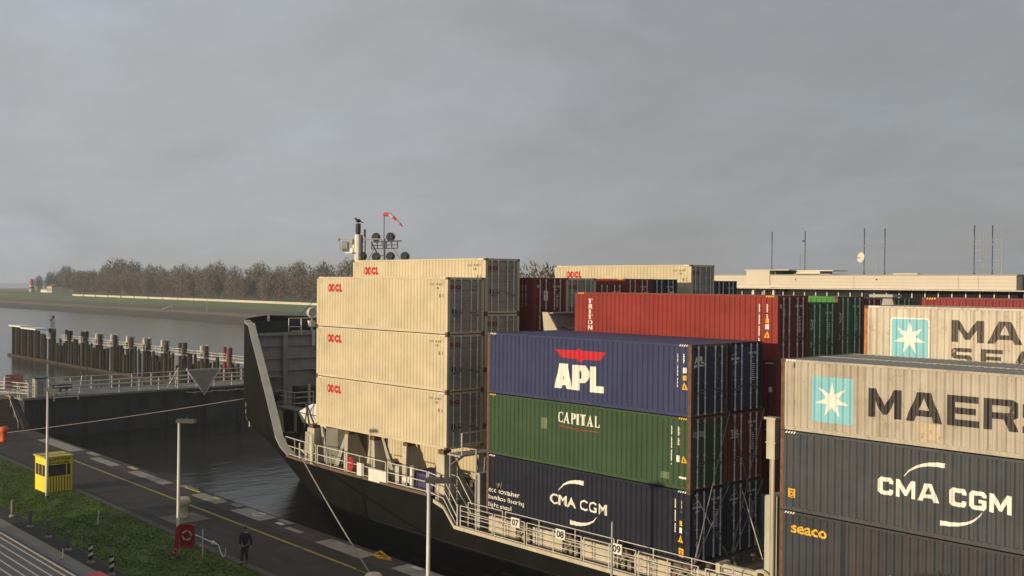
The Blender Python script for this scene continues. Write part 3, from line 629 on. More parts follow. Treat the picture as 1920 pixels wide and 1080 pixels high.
CONC2 = mat('grey concrete', (.15, .135, .12), .9, var=.25, vscale=.8, streak=.4, streak_col=(.06, .055, .05))
KERB = mat('kerb stone', (.075, .066, .058), .85, var=.25, vscale=2)
YLINE = mat('worn yellow line', (.33, .27, .05), .7, var=.2, vscale=2, chips=.05, chip_col=(.06, .05, .04))
TURF = mat('turf soil', (.064, .10, .018), .95, var=.35, vscale=.8, bump=.4, bscale=3)
BLADE = mat('grass blades', (.088, .145, .022), .9, spec=.1, var=.35, vscale=.5)
DIRT = mat('dark gravel strip', (.034, .029, .026), .9, var=.3, vscale=2)
s = MB(); s.face((-4000, -900, -2.4), (300, -900, -2.4), (300, 4000, -2.4), (-4000, 4000, -2.4)); struct(s.build('water', WATER))
def ye(x): return 30.75-.018*(x+50)             # the quay edge runs a hair askew of the ship
def strip(name, m, x0, x1, off0, off1, z, n=1, kind=True, zb=None):
    s = MB()
    for i in range(n):
        a = x0+(x1-x0)*i/n; b = x0+(x1-x0)*(i+1)/n
        s.face((a, ye(a)+off0, z), (b, ye(b)+off0, z), (b, ye(b)+off1, z), (a, ye(a)+off1, z))
    o = s.build(name, m); struct(o); return o
s = MB(); s.hexa([(-140, -60, -6), (60, -60, -6), (60, ye(60), -6), (-100, ye(-100), -6), (-112, 26, -6)], [(-140, -60, -.012), (60, -60, -.012), (60, ye(60), -.012), (-100, ye(-100), -.012), (-112, 26, -.012)])
struct(s.build('quay', CONC2))
strip('asphalt_road', ASPH, -100, 60, -6.05, -1.5, -.004)
strip('coping', COPE, -100, 60, -1.5, 0.0, -.002, 20)
strip('yellow_line', YLINE, -82, 60, -2.62, -2.46, 0.002, 12)
s = MB()
for i in range(14):
    a = -96+i*7.3; s.face((a, ye(a)-6.0, .001), (a+.05, ye(a)-6.0, .001), (a+.25, ye(a)-1.55, .001), (a+.2, ye(a)-1.55, .001))
struct(s.build('road_joints', DIRT))
s = MB(); rj = random.Random(21)
for i in range(26):
    cx_, r_ = rj.uniform(-95, -34), rj.uniform(.25, 1.1); cy_ = ye(cx_)-rj.uniform(1.8, 5.6)
    s.face(*[(cx_+r_*2.2*math.cos(6.283*j/12)*rj.uniform(.7, 1.1), cy_+r_*.55*math.sin(6.283*j/12)*rj.uniform(.7, 1.1), .0005+.0002*i) for j in range(12)])
struct(s.build('road_stains', mat('old oil stain', (.022, .018, .017), .7, var=.3)))
s = MB()
for a, b, o0, o1 in ((-72.6, -66.6, -1.25, -.45), (-62.3, -58.8, -1.2, -.35), (-56.6, -53.0, -1.35, -.15), (-50.6, -49.0, -1.1, -.75), (-46.8, -42.6, -1.4, -.35), (-40.2, -36.5, -1.2, -.1), (-80, -75.5, -1.3, -.6), (-92, -84, -1.45, -.3), (-33, -28, -1.3, -.3), (-74.6, -73.2, -.55, -.1), (-65.6, -63.4, -.5, -.1), (-58.2, -57.1, -.6, -.15), (-52.6, -51.2, -.45, -.1), (-82.8, -80.8, -.6, -.1)):
    s.hexa([(a, ye(a)+o0, 0), (b, ye(b)+o0, 0), (b, ye(b)+o1, 0), (a, ye(a)+o1, 0)], [(a, ye(a)+o0, .012), (b, ye(b)+o0, .012), (b, ye(b)+o1, .012), (a, ye(a)+o1, .012)])
struct(s.build('coping_slabs', CONC))
s = MB()
for a, b, o0, o1 in ((-64.6, -62.5, -.55, -.4), (-60.6, -59.3, -.5, -.3), (-74.3, -72.9, -.5, -.3)):
    s.box(a, ye(a)+o0, .012, b, ye(a)+o1, .05)
struct(s.build('yellow_edge_marks', YLINE))
strip('kerb', KERB, -100, 60, -6.45, -6.05, .03, 20)
strip('grass_verge', TURF, -104, 60, -11.3, -6.45, .006, 30)
strip('gravel_strip', DIRT, -104, 60, -12.6, -11.3, .002, 4)
strip('lawn_beyond', TURF, -104, -61, -30, -12.6, .004, 4)
s = MB(); rd = random.Random(3)
def tuft(x, y, hh):
    for k in range(3):
        a = rd.uniform(0, 6.28); w = rd.uniform(.02, .05); l = hh*rd.uniform(.6, 1.2); ln = rd.uniform(.03, .12)
        s.face((x-w*math.cos(a), y-w*math.sin(a), 0), (x+w*math.cos(a), y+w*math.sin(a), 0), (x+ln*math.sin(a), y+ln*math.cos(a), l))
for i in range(26000):
    x = -35-(rd.random()**1.0)*68; y = ye(x)-6.5-rd.random()*4.75
    den = math.sin(x*1.7+y*2.1)+math.sin(x*.9-y*3.3)+rd.uniform(-1, 1)
    if den > -1.6: tuft(x, y, .05+.03*max(0, den/3)+(.08 if rd.random() < .02 else 0))
for i in range(2500): x = rd.uniform(-104, -62); y = rd.uniform(6, 18); tuft(x, y, .1)
tag(s.build('grass', BLADE), kind='stuff', label='rough green grass on the verge beside the quay road', cat='grass')

# far shore: dike with banded slope, land behind
def bank_mat():
    m = bpy.data.materials.new('dike slope'); m.use_nodes = True; t = m.node_tree; L = t.links; b = t.nodes['Principled BSDF']; b.inputs['Roughness'].default_value = .95
    ge = t.nodes.new('ShaderNodeNewGeometry'); sp = t.nodes.new('ShaderNodeSeparateXYZ'); L.new(ge.outputs['Position'], sp.inputs[0])
    n = t.nodes.new('ShaderNodeTexNoise'); n.inputs['Scale'].default_value = .03; n.inputs['Detail'].default_value = 6; L.new(ge.outputs['Position'], n.inputs['Vector'])
    ma = t.nodes.new('ShaderNodeMath'); ma.operation = 'MULTIPLY_ADD'; ma.inputs[1].default_value = .7; L.new(n.outputs['Fac'], ma.inputs[0]); L.new(sp.outputs[2], ma.inputs[2])
    mr = t.nodes.new('ShaderNodeMapRange'); mr.inputs[1].default_value = -2.1; mr.inputs[2].default_value = 5.4; L.new(ma.outputs[0], mr.inputs[0])
    r = t.nodes.new('ShaderNodeValToRGB'); e = r.color_ramp.elements
    st = [(0, (.05, .044, .036)), (.20, (.065, .058, .044)), (.29, (.07, .064, .048)), (.33, (.20, .15, .08)), (.40, (.18, .13, .07)), (.44, (.08, .068, .054)), (.58, (.09, .076, .06)), (.63, (.095, .125, .045)), (.8, (.10, .135, .045)), (1, (.11, .13, .06))]
    while len(e) < len(st): e.new(.5)
    for i, (p, c) in enumerate(st): e[i].position = p; e[i].color = (*c, 1)
    L.new(mr.outputs[0], r.inputs[0]); L.new(r.outputs[0], b.inputs['Base Color']); return m
s = MB(); xs = list(range(-1500, 140, 20))
def crest(x): return 1.0 if x > -620 else max(.12, 1-((-620-x)/700)**1.2)
prof = [(176, -3.2), (183, -2.2), (189, -.6), (196, .4), (203, 1.4), (209, 3.0), (214, 4.4), (222, 4.75), (300, 4.6), (700, 4.4)]
for i, x in enumerate(xs):
    k = crest(x); w = 3.0*math.sin(x*.011)
    for y, z in prof: s.v.append((x, y+w+max(0, (-700-x)*.22), z*k if z > 0 else z))
np_ = len(prof)
for i in range(len(xs)-1):
    for j in range(np_-1): s.f.append((i*np_+j, (i+1)*np_+j, (i+1)*np_+j+1, i*np_+j+1))
o = s.build('far_bank', bank_mat()); struct(o)
WALLC = mat('pale crest wall', (.62, .56, .44), .8, var=.12, vscale=.1)
s = MB()
for i in range(26):
    a = -598+i*16; b = a+16; s.box(a, 214.6+3*math.sin(a*.011), 4.2, b, 215.2+3*math.sin(a*.011), 5.35)
tag(s.build('dike_wall', WALLC), 'long low pale wall along the crest of the far dike, in front of the wood', 'wall')
s = MB(); s.box(-900, 231, 4.0, -800, 231.5, 5.2)
tag(s.build('dike_wall', WALLC), 'short pale wall at the far left end of the dike by the lighthouse', 'wall')
STEEL = mat('grey steel', (.30, .29, .27), .5, .2, var=.15, vscale=2, streak=.2)
for i, (x, y, h, lb) in enumerate(((-405, 200, 5.2, 'thin pale marker pole on the dike slope below the white crest wall'), (-505, 203, 4.0, 'short marker pole far along the dike slope'))):
    s = MB(); s.bar((x, y, .5), (x, y, .5+h), .12, 6); s.box(x-.3, y-.06, h-.2, x+.3, y+.06, h+.1); tag(s.build('marker_pole', STEEL), lb, 'pole')
s = MB(); s.bar((-446.6, 198.7, .55), (-445.5, 203.2, 2.2), .16, 6); s.bar((-446.6, 198.7, .0), (-446.6, 198.7, .7), .1, 5); s.bar((-445.5, 203.2, .8), (-445.5, 203.2, 2.3), .1, 5); tag(s.build('slope_stair', WALLC), 'pale slanting stair handrail on the dike slope', 'stair')

# trees
BARK = mat('tree bark', (.14, .11, .085), .9, var=.3)
TW = [mat('brown autumn twigs', (.165, .125, .085), .95, var=.28, vscale=.16), mat('grey brown twigs', (.160, .135, .105), .95, var=.25, vscale=.16), mat('russet twigs', (.185, .128, .082), .95, var=.28, vscale=.16), mat('dark evergreen', (.085, .095, .075), .95, var=.3, vscale=.2)]
def tree_proto(seed, h, rx, kind, dens, base=.22):
    rd = random.Random(seed); t = MB(); lead = []
    t.bar((0, 0, 0), (0, 0, h*.45), h*.016, 6, h*.010)
    c = MB()
    for k in range(11):
        a = k*2.4+rd.uniform(-.3, .3); z0 = h*rd.uniform(.22, .5); l = rx*rd.uniform(.5, .95); e = (l*math.cos(a), l*math.sin(a), z0+h*rd.uniform(.2, .42))
        t.bar((0, 0, z0), e, h*.007, 4, h*.002); lead.append(e)
    for k in range(dens):
        u = rd.uniform(-1, 1); a = rd.uniform(0, 6.283); q = rd.random()**.45
        rr_ = math.sqrt(1-u*u)*rx*q*(1+.25*math.sin(a*3+seed)+.15*math.sin(5*u+a*2)); zz = h*(base+(1-base)*.5)+u*q*h*(1-base)*.5*(1+.12*math.sin(a*2+seed*2))
        x, y = rr_*math.cos(a), rr_*math.sin(a)
        l = rd.uniform(.4, 1.2)*h/14; w = rd.uniform(.06, .26)*h/14*(1.0 if q < .9 else .4); d = Vector((x*.12+rd.uniform(-.4, .4), y*.12+rd.uniform(-.4, .4), rd.uniform(.3, 1))).normalized(); sd = d.orthogonal().normalized(); sd.rotate(Matrix.Rotation(rd.uniform(0, 6.28), 3, d))
        p = Vector((x, y, zz)); c.face(p-sd*w, p+sd*w, p+d*l*.8+sd*w*.5, p+d*l)
    root = thing('tree', 'x', 'tree'); t.build('trunk', BARK, root); c.build('crown', TW[kind], root); return root
protos = [tree_proto(11, 15, 4.8, 0, 2600, .04), tree_proto(23, 14, 4.6, 2, 2400, .03), tree_proto(31, 16, 4.6, 1, 2200, .06), tree_proto(47, 17, 5.2, 1, 1000, .35), tree_proto(59, 13, 5.5, 3, 2400, .03), tree_proto(61, 23, 6.5, 1, 1500, .3)]
used = set()
def plant(k, x, y, z, sc, lab, group):
    if k not in used: o = protos[k]; used.add(k)
    else: o = copy_tree(protos[k])
    o.location = (x, y, z); o.rotation_euler.z = rt_.uniform(0, 6.28); o.scale = (sc*rt_.uniform(.92, 1.12), sc*rt_.uniform(.92, 1.12), sc)
    tag(o, lab, 'tree', group); return o
rt_ = random.Random(5)
for i in range(72):
    x = -655+i*4.2+rt_.uniform(-1.3, 1.3); plant(rt_.choice((0, 0, 1, 1, 2)), x, 236+rt_.uniform(-4, 4), 4.5, rt_.uniform(.70, .98), 'brown bare autumn tree in the front row of the wood behind the dike wall', 'front row trees of the far wood')
for i in range(30):
    x = -690+i*11.5+rt_.uniform(-4, 4); plant(rt_.choice((2, 3, 3)), x, 266+rt_.uniform(-5, 5), 4.4, rt_.uniform(.95, 1.22), 'grey leafless tree rising over the back of the far wood', 'back row trees of the far wood')
plant(5, -655, 262, 4.4, 1.02, 'tallest bare tree, standing over the left part of the far wood', 'tall trees of the far wood')
o = plant(5, -632, 262, 4.4, .94, 'second tallest bare tree, just right of the tallest one in the far wood', 'tall trees of the far wood')
for i in range(9):
    plant(4 if i % 2 else 2, -862+i*10.5, 282+(i % 3)*6, 3.0, (.85, 1.1, 1.2, 1.3, 1.3, 1.3, 1.25, 1.2, 1.1)[i], 'grey green tree in the hazy clump left of the far wood, by the small house', 'far left clump of trees')
for i, (x, y, sc) in enumerate(((-133, 130, 1.15), (-128, 134, 1.0), (-141, 133, .9))):
    plant(2 if i else 0, x, y, 0, sc, 'brown bare tree top showing over the maroon containers, before the far cream one', 'trees behind the ship')
for i, x in enumerate((-352, -341, -330)):
    plant(4, x, 262, 4.4, .95, 'dark rounded tree at the right end of the far wood, beside the cream containers', 'dark trees at the end of the wood')

# lighthouse and house far left
WHITE = mat('white paint', (.72, .70, .66), .5, var=.08)
DRED = mat('signal red', (.5, .035, .03), .5, var=.1)
DKGREY = mat('dark grey metal', (.05, .05, .05), .5, var=.15)
lh = thing('lighthouse', 'small red and white banded lighthouse at the far left end of the dike', 'lighthouse', (-817, 262, 4.0))
s = MB(); s.lathe([(1.9, 4.0), (1.45, 10.5), (1.45, 10.6)], (-817, 262, 0), 14); s.build('tower', WHITE, lh, True)
s = MB(); s.lathe([(1.84, 6.4), (1.74, 8.0)], (-817, 262, 0), 14); s.build('band', DKGREY, lh)
s = MB(); s.lathe([(1.68, 9.0), (1.56, 10.4)], (-817, 262, 0), 14); s.build('band', DRED, lh)
s = MB(); s.lathe([(2.4, 10.6), (2.4, 11.0), (1.3, 11.0), (1.3, 12.6), (2.0, 12.7), (.2, 13.9)], (-817, 262, 0), 14); s.build('lantern', DRED, lh)
ho = thing('house', 'small cream house with white lean-to in front of the hazy clump of trees', 'house', (-764, 262, 4.2))
WALLH = mat('cream render', (.55, .45, .33), .8, var=.1)
s = MB(); s.box(-772, 258, 4.0, -762, 266, 8.6); s.build('wall', WALLH, ho)
s = MB(); s.hexa([(-772.6, 257.4, 8.6), (-761.4, 257.4, 8.6), (-761.4, 266.6, 8.6), (-772.6, 266.6, 8.6)], [(-772.6, 261.9, 10.2), (-761.4, 261.9, 10.2), (-761.4, 262.1, 10.2), (-772.6, 262.1, 10.2)]); s.build('roof', mat('roof tiles', (.2, .09, .06), .8, var=.2), ho)
for x in (-770.5, -766.5): s = MB(); s.box(x, 257.9, 5.4, x+1.6, 258.0, 7.0); s.build('window', DKGREY, ho)
s = MB(); s.box(-788, 259, 4.0, -772.1, 264, 6.0); s.build('annex', WHITE, ho)
# far lock island behind the ship
ISL = mat('island concrete', (.16, .15, .13), .9, var=.25, vscale=.3)
s = MB(); s.box(-108, 66, -6, 140, 175, -.01); struct(s.build('lock_island', ISL))

# ------------------------------------------------------------------ lock gate
GW = mat('tarred gate steel', (.040, .040, .044), .5, var=.25, vscale=.5, streak=.45, streak_col=(.09, .085, .08))
RAILW = mat('weathered white rail', (.52, .49, .43), .5, var=.15, vscale=3, streak=.2)
DECKG = mat('gate walkway', (.20, .185, .16), .8, var=.25, vscale=1)
def railing(s, pts, h, levels, spacing=1.6, r=.03, rp=.035):
    pts = [Vector(p) for p in pts]
    for a, b in zip(pts, pts[1:]):
        L = (b-a).length; n = max(1, round(L/spacing))
        for i in range(n+1): p = a.lerp(b, i/n); s.bar(p, p+Vector((0, 0, h)), rp, 6)
        for l in levels: s.bar(a+Vector((0, 0, l)), b+Vector((0, 0, l)), r, 6)
    return s
lg = thing('lock_gate', 'dark steel lock gate across the chamber with a railed walkway on top', 'lock gate', (-101.5, 48, -2.4))
s = MB(); s.box(-103, 31.5, -5, -100, 66, 2.55); s.build('gate_wall', GW, lg)
s = MB()
for y, z, w, h in ((42.2, 1.0, 1.0, 1.1), (44.6, 1.2, .6, .6), (46.9, 1.6, .8, .6), (52.5, 1.5, 1, .5), (57, 1.5, .8, .5)): s.box(-100.06, y, z, -99.98, y+w, z+h)
s.build('gate_opening_dark', INK, lg)  # black slabs on the solid wall paint the dark of openings
s = MB(); s.box(-99.98, 32, -1.2, -99.8, 66, -.95)
for y in range(33, 66, 4): s.box(-99.98, y, -2.6, -99.85, y+.25, 2.2)
s.build('rubbing_strip', mat('dark timber', (.035, .03, .028), .8, var=.3), lg)
s = MB(); s.box(-104.6, 31.2, 2.56, -99.6, 66, 2.75); s.build('walkway', DECKG, lg)
s = MB(); railing(s, [(-99.7, 34.2, 2.75), (-99.7, 66, 2.75)], 1.25, (.45, .85, 1.25), 2.0, .045, .06); s.build('railing', RAILW, lg)
s = MB(); railing(s, [(-104.5, 29, 2.75), (-104.5, 66, 2.75)], 1.3, (.45, .85, 1.3), 2.0, .045, .06); s.build('railing', RAILW, lg)
s = MB(); railing(s, [(-99.7, 29.0, 2.75), (-99.7, 31.0, 2.75)], 1.25, (.45, .85, 1.25), 2.0, .045, .06); railing(s, [(-104.4, 30.4, 2.75), (-100.2, 31.9, 2.75)], 1.3, (.35, .65, .95, 1.3), 1.5, .045, .06); s.build('railing', RAILW, lg)
for k in range(9): y = 47+k*.9; s = MB(); s.bar((-99.6, y, 2.35-.04*(k % 3)), (-99.6, y+1.1, 2.2+.06*(k % 2)), .05, 5); s.build('fender_cable', RAILW, lg)
for k in range(5): y = 58+k*1.2; s = MB(); s.bar((-99.6, y, 2.3), (-99.6, y+1.0, 2.42), .05, 5); s.build('fender_cable', RAILW, lg)
cb = thing('control_cabinet', 'grey control cabinet with a framed door at the near end of the lock gate walkway', 'cabinet', (-100, 32.8, 2.75))
s = MB(); s.box(-100.5, 32.35, 2.75, -99.7, 33.3, 4.5); s.build('housing', mat('cabinet grey', (.33, .31, .27), .5, var=.1), cb)
s = MB(); s.box(-99.7, 32.43, 2.85, -99.66, 32.55, 4.4); s.box(-99.7, 33.1, 2.85, -99.66, 33.22, 4.4); s.box(-99.7, 32.55, 4.28, -99.66, 33.1, 4.4); s.box(-99.7, 32.55, 2.85, -99.66, 33.1, 2.97); s.build('door_frame', RAILW, cb)
s = MB(); s.box(-100.6, 32.2, 4.5, -99.6, 33.4, 4.58); s.build('lid', DKGREY, cb)
s = MB(); railing(s, [(-99.62, 34.0, 2.3), (-99.62, 36.2, 2.3)], 1.35, (.35, .75, 1.35), 2.2, .05, .06); tag(s.build('gate_barrier', WHITE), 'short white three bar barrier beside the grey cabinet on the gate', 'barrier')
s = MB(); s.box(-101.3, 34.2, 3.3, -100.6, 36.0, 3.75); s.bar((-101, 34.6, 2.75), (-101, 34.6, 3.3), .08); s.bar((-101, 35.6, 2.75), (-101, 35.6, 3.3), .08); tag(s.build('gate_drive_box', DKGREY), 'black machinery box on the gate walkway behind the short barrier', 'machinery')
for i, yy in enumerate((36.9, 37.3)):
    s = MB(); s.bar((-101.2, yy, 2.75), (-101.2, yy+.25, 4.4), .06); s.bar((-101.2, yy+.25, 4.4), (-101.2, yy+.4, 4.4), .05); tag(s.build('gate_lever', RAILW), 'pale leaning lever on the gate walkway right of the black machinery box', 'lever', 'pale levers on the gate walkway')
PINK = mat('faded red panel', (.42, .20, .16), .6, var=.2)
br = thing('road_barrier', 'faded red panel with white loops at the left end of the gate', 'barrier', (-101, 31, 2.75))
s = MB(); s.box(-102.6, 30.6, 3.3, -102.5, 32.2, 4.75); s.bar((-102.55, 31, 2.75), (-102.55, 31, 3.3), .05); s.bar((-102.55, 31.9, 2.75), (-102.55, 31.9, 3.3), .05); s.build('panel', PINK, br)
s = MB()
for z in (3.45, 3.8, 4.15, 4.5): s.bar((-102.4, 30.5, z), (-102.4, 31.0, z), .05, 5)
s.bar((-102.4, 30.5, 3.45), (-102.4, 30.5, 4.5), .05, 5); s.build('loop', WHITE, br)
# inverted triangle sign and its A frame
ts = thing('triangle_sign', 'large grey triangle sign pointing down with pale edges on the lock gate rail', 'sign', (-99.4, 49, 2.2))
s = MB(); s.hexa([(-99.50, 47.15, 4.5), (-99.50, 48.85, 2.2), (-99.50, 50.5, 4.5)], [(-99.44, 47.15, 4.5), (-99.44, 48.85, 2.2), (-99.44, 50.5, 4.5)]); s.build('board', mat('sign grey', (.30, .29, .26), .6, var=.12), ts)
s = MB(); s.tube([(-99.4, 46.9, 4.72), (-99.4, 48.85, 2.0), (-99.4, 50.7, 4.62)], .10, 6); s.bar((-99.42, 46.9, 4.6), (-99.42, 50.7, 4.58), .06, 6); s.build('edge_trim', RAILW, ts)
s = MB(); s.bar((-100.6, 46.6, 4.75), (-100.6, 45.4, 2.75), .06); s.bar((-100.6, 46.6, 4.75), (-101.3, 46.6, 2.75), .06); s.build('brace', RAILW, ts)
# stairs up to the gate
s = MB()
for i in range(12):
    x = -98.9-i*.27; s.box(x-.27, 25.5, 0, x, 31.0, .215*(i+1))
s.box(-112, 22, 0, -102.15, 31.3, 2.56)
tag(s.build('gate_stairs', mat('brown stone steps', (.13, .095, .07), .9, var=.3, vscale=1.5)), 'brown stone steps climbing from the quay to the lock gate', 'stairs')
s = MB(); s.hexa([(-98.6, 31.0, 0), (-98.6, 31.55, 0), (-102.2, 31.55, 0), (-102.2, 31.0, 0)], [(-98.6, 31.0, .25), (-98.6, 31.55, .25), (-102.2, 31.55, 2.8), (-102.2, 31.0, 2.8)]); tag(s.build('stair_cheek_wall', COPE), 'sloping stone cheek wall beside the steps to the lock gate', 'wall')
for yy, lb in ((30.6, 'thin pale handrail along the cheek wall of the gate steps'), (28.6, 'thin pale handrail in the middle of the gate steps')):
    s = MB(); s.bar((-98.8, yy, .75), (-102.1, yy, 3.4), .03); [s.bar((-98.8-k*1.1, yy, .2+.86*k), (-98.8-k*1.1, yy, .78+.88*k), .025) for k in range(4)]; tag(s.build('stair_handrail', RAILW), lb, 'handrail')

# ------------------------------------------------------------------ guide pier of timber piles
PILE = [mat('dark pile timber', (.026, .019, .016), .9, spec=.1, var=.4, vscale=1.2, streak=.5, streak_col=(.035, .03, .028)), mat('weathered pile timber', (.062, .047, .037), .9, spec=.1, var=.4, vscale=1.2, streak=.4, streak_col=(.06, .05, .04)), mat('green pile timber', (.038, .040, .023), .9, spec=.1, var=.3, vscale=1.2, streak=.4, streak_col=(.05, .05, .03)), mat('red pile paint', (.17, .02, .02), .7, var=.25, streak=.3)]
CAPW = mat('pale pile cap', (.50, .46, .37), .6, var=.2, vscale=2, chips=.05, chip_col=(.1, .08, .06))
rp = random.Random(9)
xs_d = [-209.5, -200.5, -192.5, -185.5, -178.7, -172.0, -165.2, -158.3, -152.0, -144.6, -137.4, -130.6]
names_d = ['leftmost', 'second', 'third', 'fourth', 'fifth', 'sixth', 'seventh', 'eighth', 'ninth', 'tenth', 'eleventh', 'last']
YP = 70.0
for i, x in enumerate(xs_d):
    capped = i in (3, 4, 5, 6, 7, 9); red = i >= 10
    d = thing('mooring_dolphin', ('tall red painted pile cluster, %s the ship bow' % ('second from' if i == 10 else 'nearest to')) if red else '%s tall pile cluster counted from the pier end%s' % (names_d[i], ', with pale caps' if capped else ''), 'dolphin', (x, YP+.8, -2.4), 'pile clusters of the guide pier')
    for k, (dx_, dy_) in enumerate(((-.55, 0), (.1, -.3), (.75, .05), (.1, .6))):
        zt = 4.05+rp.uniform(-.12, .12)-(0.15 if i == 9 else 0); s = MB(); px, py = x+dx_, YP+.9+dy_; s.bar((px+rp.uniform(-.12, .12), py, -4), (px, py, zt), .27, 8)
        p = s.build('pile', PILE[3] if red and k < 3 else PILE[rp.choice((0, 0, 1))], d)
        if capped and k in (0, 1, 3): s = MB(); s.lathe([(.30, zt-(.95 if k else .7)), (.30, zt+.05), (.1, zt+.12)], (px, py, 0), 8); s.build('cap', CAPW, p)
    if i < 11:
        s = MB(); railing(s, [(x-.9, YP+.3, 2.3), (x+1.2, YP+.3, 2.3)], .9, (.15, .5, .9), 1.0, .04, .05); s.box(x-.9, YP+.3, 2.15, x+1.2, YP+1.5, 2.28); s.build('ladder_platform', RAILW, d)
n_p = 0
for i in range(len(xs_d)):
    xa = xs_d[i]; xb = xs_d[i+1] if i+1 < len(xs_d) else xa+7
    m = 6
    for k in range(m):
        x = xa+(xb-xa)*(k+.8)/(m+.7); zt = 2.3+rp.uniform(-1.3, .5)-(.8 if k == m-1 else 0)
        s = MB(); yy = YP+.3+rp.uniform(0, .35); s.bar((x+rp.uniform(-.25, .25), yy, -4), (x, yy, zt), rp.uniform(.20, .30), 8); tag(s.build('timber_pile', PILE[rp.choice((0, 0, 0, 1, 2))]), 'single dark timber pile of the guide pier between two taller clusters', 'pile', 'single piles of the guide pier')
for k in range(16):
    x = -230.5+k*1.3; s = MB(); s.bar((x, YP+.4+.15*math.sin(k*2), -4), (x, YP+.4+.15*math.sin(k*2), (3.72 if k < 13 else 3.2)-.03*k+.06*math.sin(k*5)), .36, 8); tag(s.build('timber_pile', PILE[(0, 0, 1, 0, 1, 0, 0, 1, 0, 0, 1, 0, 0, 1, 0, 0)[k]]), 'thick pile under the white deck at the far end of the guide pier', 'pile', 'end piles of the guide pier')
s = MB(); s.box(-231.5, 69.7, 3.72, -224, 72.5, 4.02); s.box(-224, 69.7, 3.5, -215, 72.5, 3.8); tag(s.build('pier_deck', WHITE), 'white topped deck on the piles at the far end of the guide pier', 'deck')
bm_ = thing('beacon_frame', 'small dark lattice beacon standing at the far end of the guide pier', 'beacon', (-209, 71, 3.9))
s = MB()
for a, b in ((-1, 0), (0, 0), (1, 0)): s.bar((-209+a, 71, 3.6), (-209+a, 71, 6.0-.3*abs(a)), .09, 5)
s.bar((-210, 71, 4.4), (-208, 71, 5.4), .07, 5); s.bar((-210, 71, 5.4), (-208, 71, 4.4), .07, 5); s.build('frame', DKGREY, bm_)
s = MB(); s.lathe([(.3, 5.9), (.3, 6.5), (.1, 6.6)], (-208.9, 71, 0), 8); s.lathe([(.28, 5.5), (.28, 5.9)], (-210, 71, 0), 8); s.build('lamp', DKGREY, bm_)
for k in range(7):
    xa = -232+k*15; s = MB(); s.hexa([(xa, YP-.35, -2.6), (xa+14.7, YP-.35, -2.6), (xa+14.7, YP-.02, -2.6), (xa, YP-.02, -2.6)], [(xa, YP-.35, -2.0), (xa+14.7, YP-.35, -2.0), (xa+14.7, YP-.02, -2.0), (xa, YP-.02, -2.0)])
    tag(s.build('floating_boom', PILE[1]), 'long floating timber boom along the foot of the guide pier', 'boom', 'floating booms at the guide pier')
for k in range(6):
    xa = -205+k*13.2; s = MB(); s.box(xa, YP+.75, -3, xa+9.5, YP+1.0, .95+.5*(k % 2)); tag(s.build('timber_fender', PILE[0]), 'dark plank fender wall behind the piles of the guide pier', 'fender', 'plank fenders of the guide pier')
    s = MB(); railing(s, [(xa, YP+1.2, 2.2), (xa+12.8, YP+1.2, 2.2)], .8, (.4, .8), 3.2, .04, .05); s.box(xa, YP+1.1, 2.05, xa+12.8, YP+2.0, 2.18); tag(s.build('pier_walkway', RAILW), 'narrow railed walkway behind the piles of the guide pier', 'walkway', 'walkway sections of the guide pier')
#PART3
# ------------------------------------------------------------------ the ship
HULL = mat('black hull paint', (.0075, .007,   .0065), .75, spec=.05, var=.3, vscale=.4, streak=.25, streak_col=(.016, .012, .01), stretch=(.7, .7, .12))
SGREY = mat('ship grey paint', (.36, .345, .32), .55, var=.12, vscale=.8, streak=.25, streak_col=(.14, .09, .06))
SBEIGE = mat('ship beige paint', (.50, .44, .33), .55, var=.14, vscale=.9, streak=.35, streak_col=(.22, .13, .08))
SDECK = mat('brown deck paint', (.135, .085, .06), .8, var=.3, vscale=.6, chips=.04, chip_col=(.05, .035, .03))
SNAVY = mat('navy bulwark top', (.022, .023, .032), .5, var=.15)
SWHITE = mat('ship white paint', (.74, .70, .62), .45, var=.08, vscale=2, streak=.12, streak_col=(.4, .3, .18))
SRAIL = mat('ship rail paint', (.60, .56, .48), .45, var=.15, vscale=2, streak=.25, streak_col=(.3, .18, .1))
DARKST = mat('dark stowage steel', (.035, .03, .027), .7, var=.3)
YC = 45.2
def lin(tab, x):
    if x <= tab[0][0]: return tab[0][1]
    for (a, va), (b, vb) in zip(tab, tab[1:]):
        if x <= b: return va+(vb-va)*(x-a)/(b-a)
    return tab[-1][1]
HD = [(-80, .12), (-78.8, 1.5), (-76.8, 3.4), (-75, 4.8), (-72, 6.6), (-68.3, 8.5), (-64.8, 9.9), (-61.4, 11.05), (-58.5, 12.2), (-56.2, 12.8), (-53, 12.9), (60, 12.9)]
HW = [(-74, .12), (-72, .8), (-66.6, 2.6), (-62, 4.7), (-58, 7.2), (-54, 9.8), (-50, 11.5), (-44, 12.7), (-38, 12.9), (60, 12.9)]
def ff(z): return min(1, max(0, (z+2.4)/6.2))**.97
def ztop(x):
    return lin([(-80, 10.75), (-66.5, 10.6), (-65.72, 10.2), (-64.04, 9.28), (-62.78, 8.42), (-61.52, 7.6), (-60.68, 7.15), (-59, 6.4), (-58.16, 5.8), (-57.32, 5.0), (-56.9, 4.55), (-56.48, 4.1), (-56.06, 3.55), (-55.7, 3.05), (-41.0, 3.02), (-40.6, 2.85), (-39.8, 2.65), (-38.9, 1.78), (60, 1.75)], x)
TT = [0, .02, .05, .09, .14, .2, .25, .3, .322, .34, .36, .38, .41, .44, .46, .48, .5, .52, .54, .55, .56, .57, .5785, .59, .62, .66, .73, .8, .86, .905, .915, .925, .935, .945, .955, .965, .98, 1.0]
def hpt(t, z):
    f = ff(z); xd = -80+42*t; xw = xd+6*max(0, 1-t/.55)
    return xw+(xd-xw)*f, lin(HW, xw)+(lin(HD, xd)-lin(HW, xw))*f
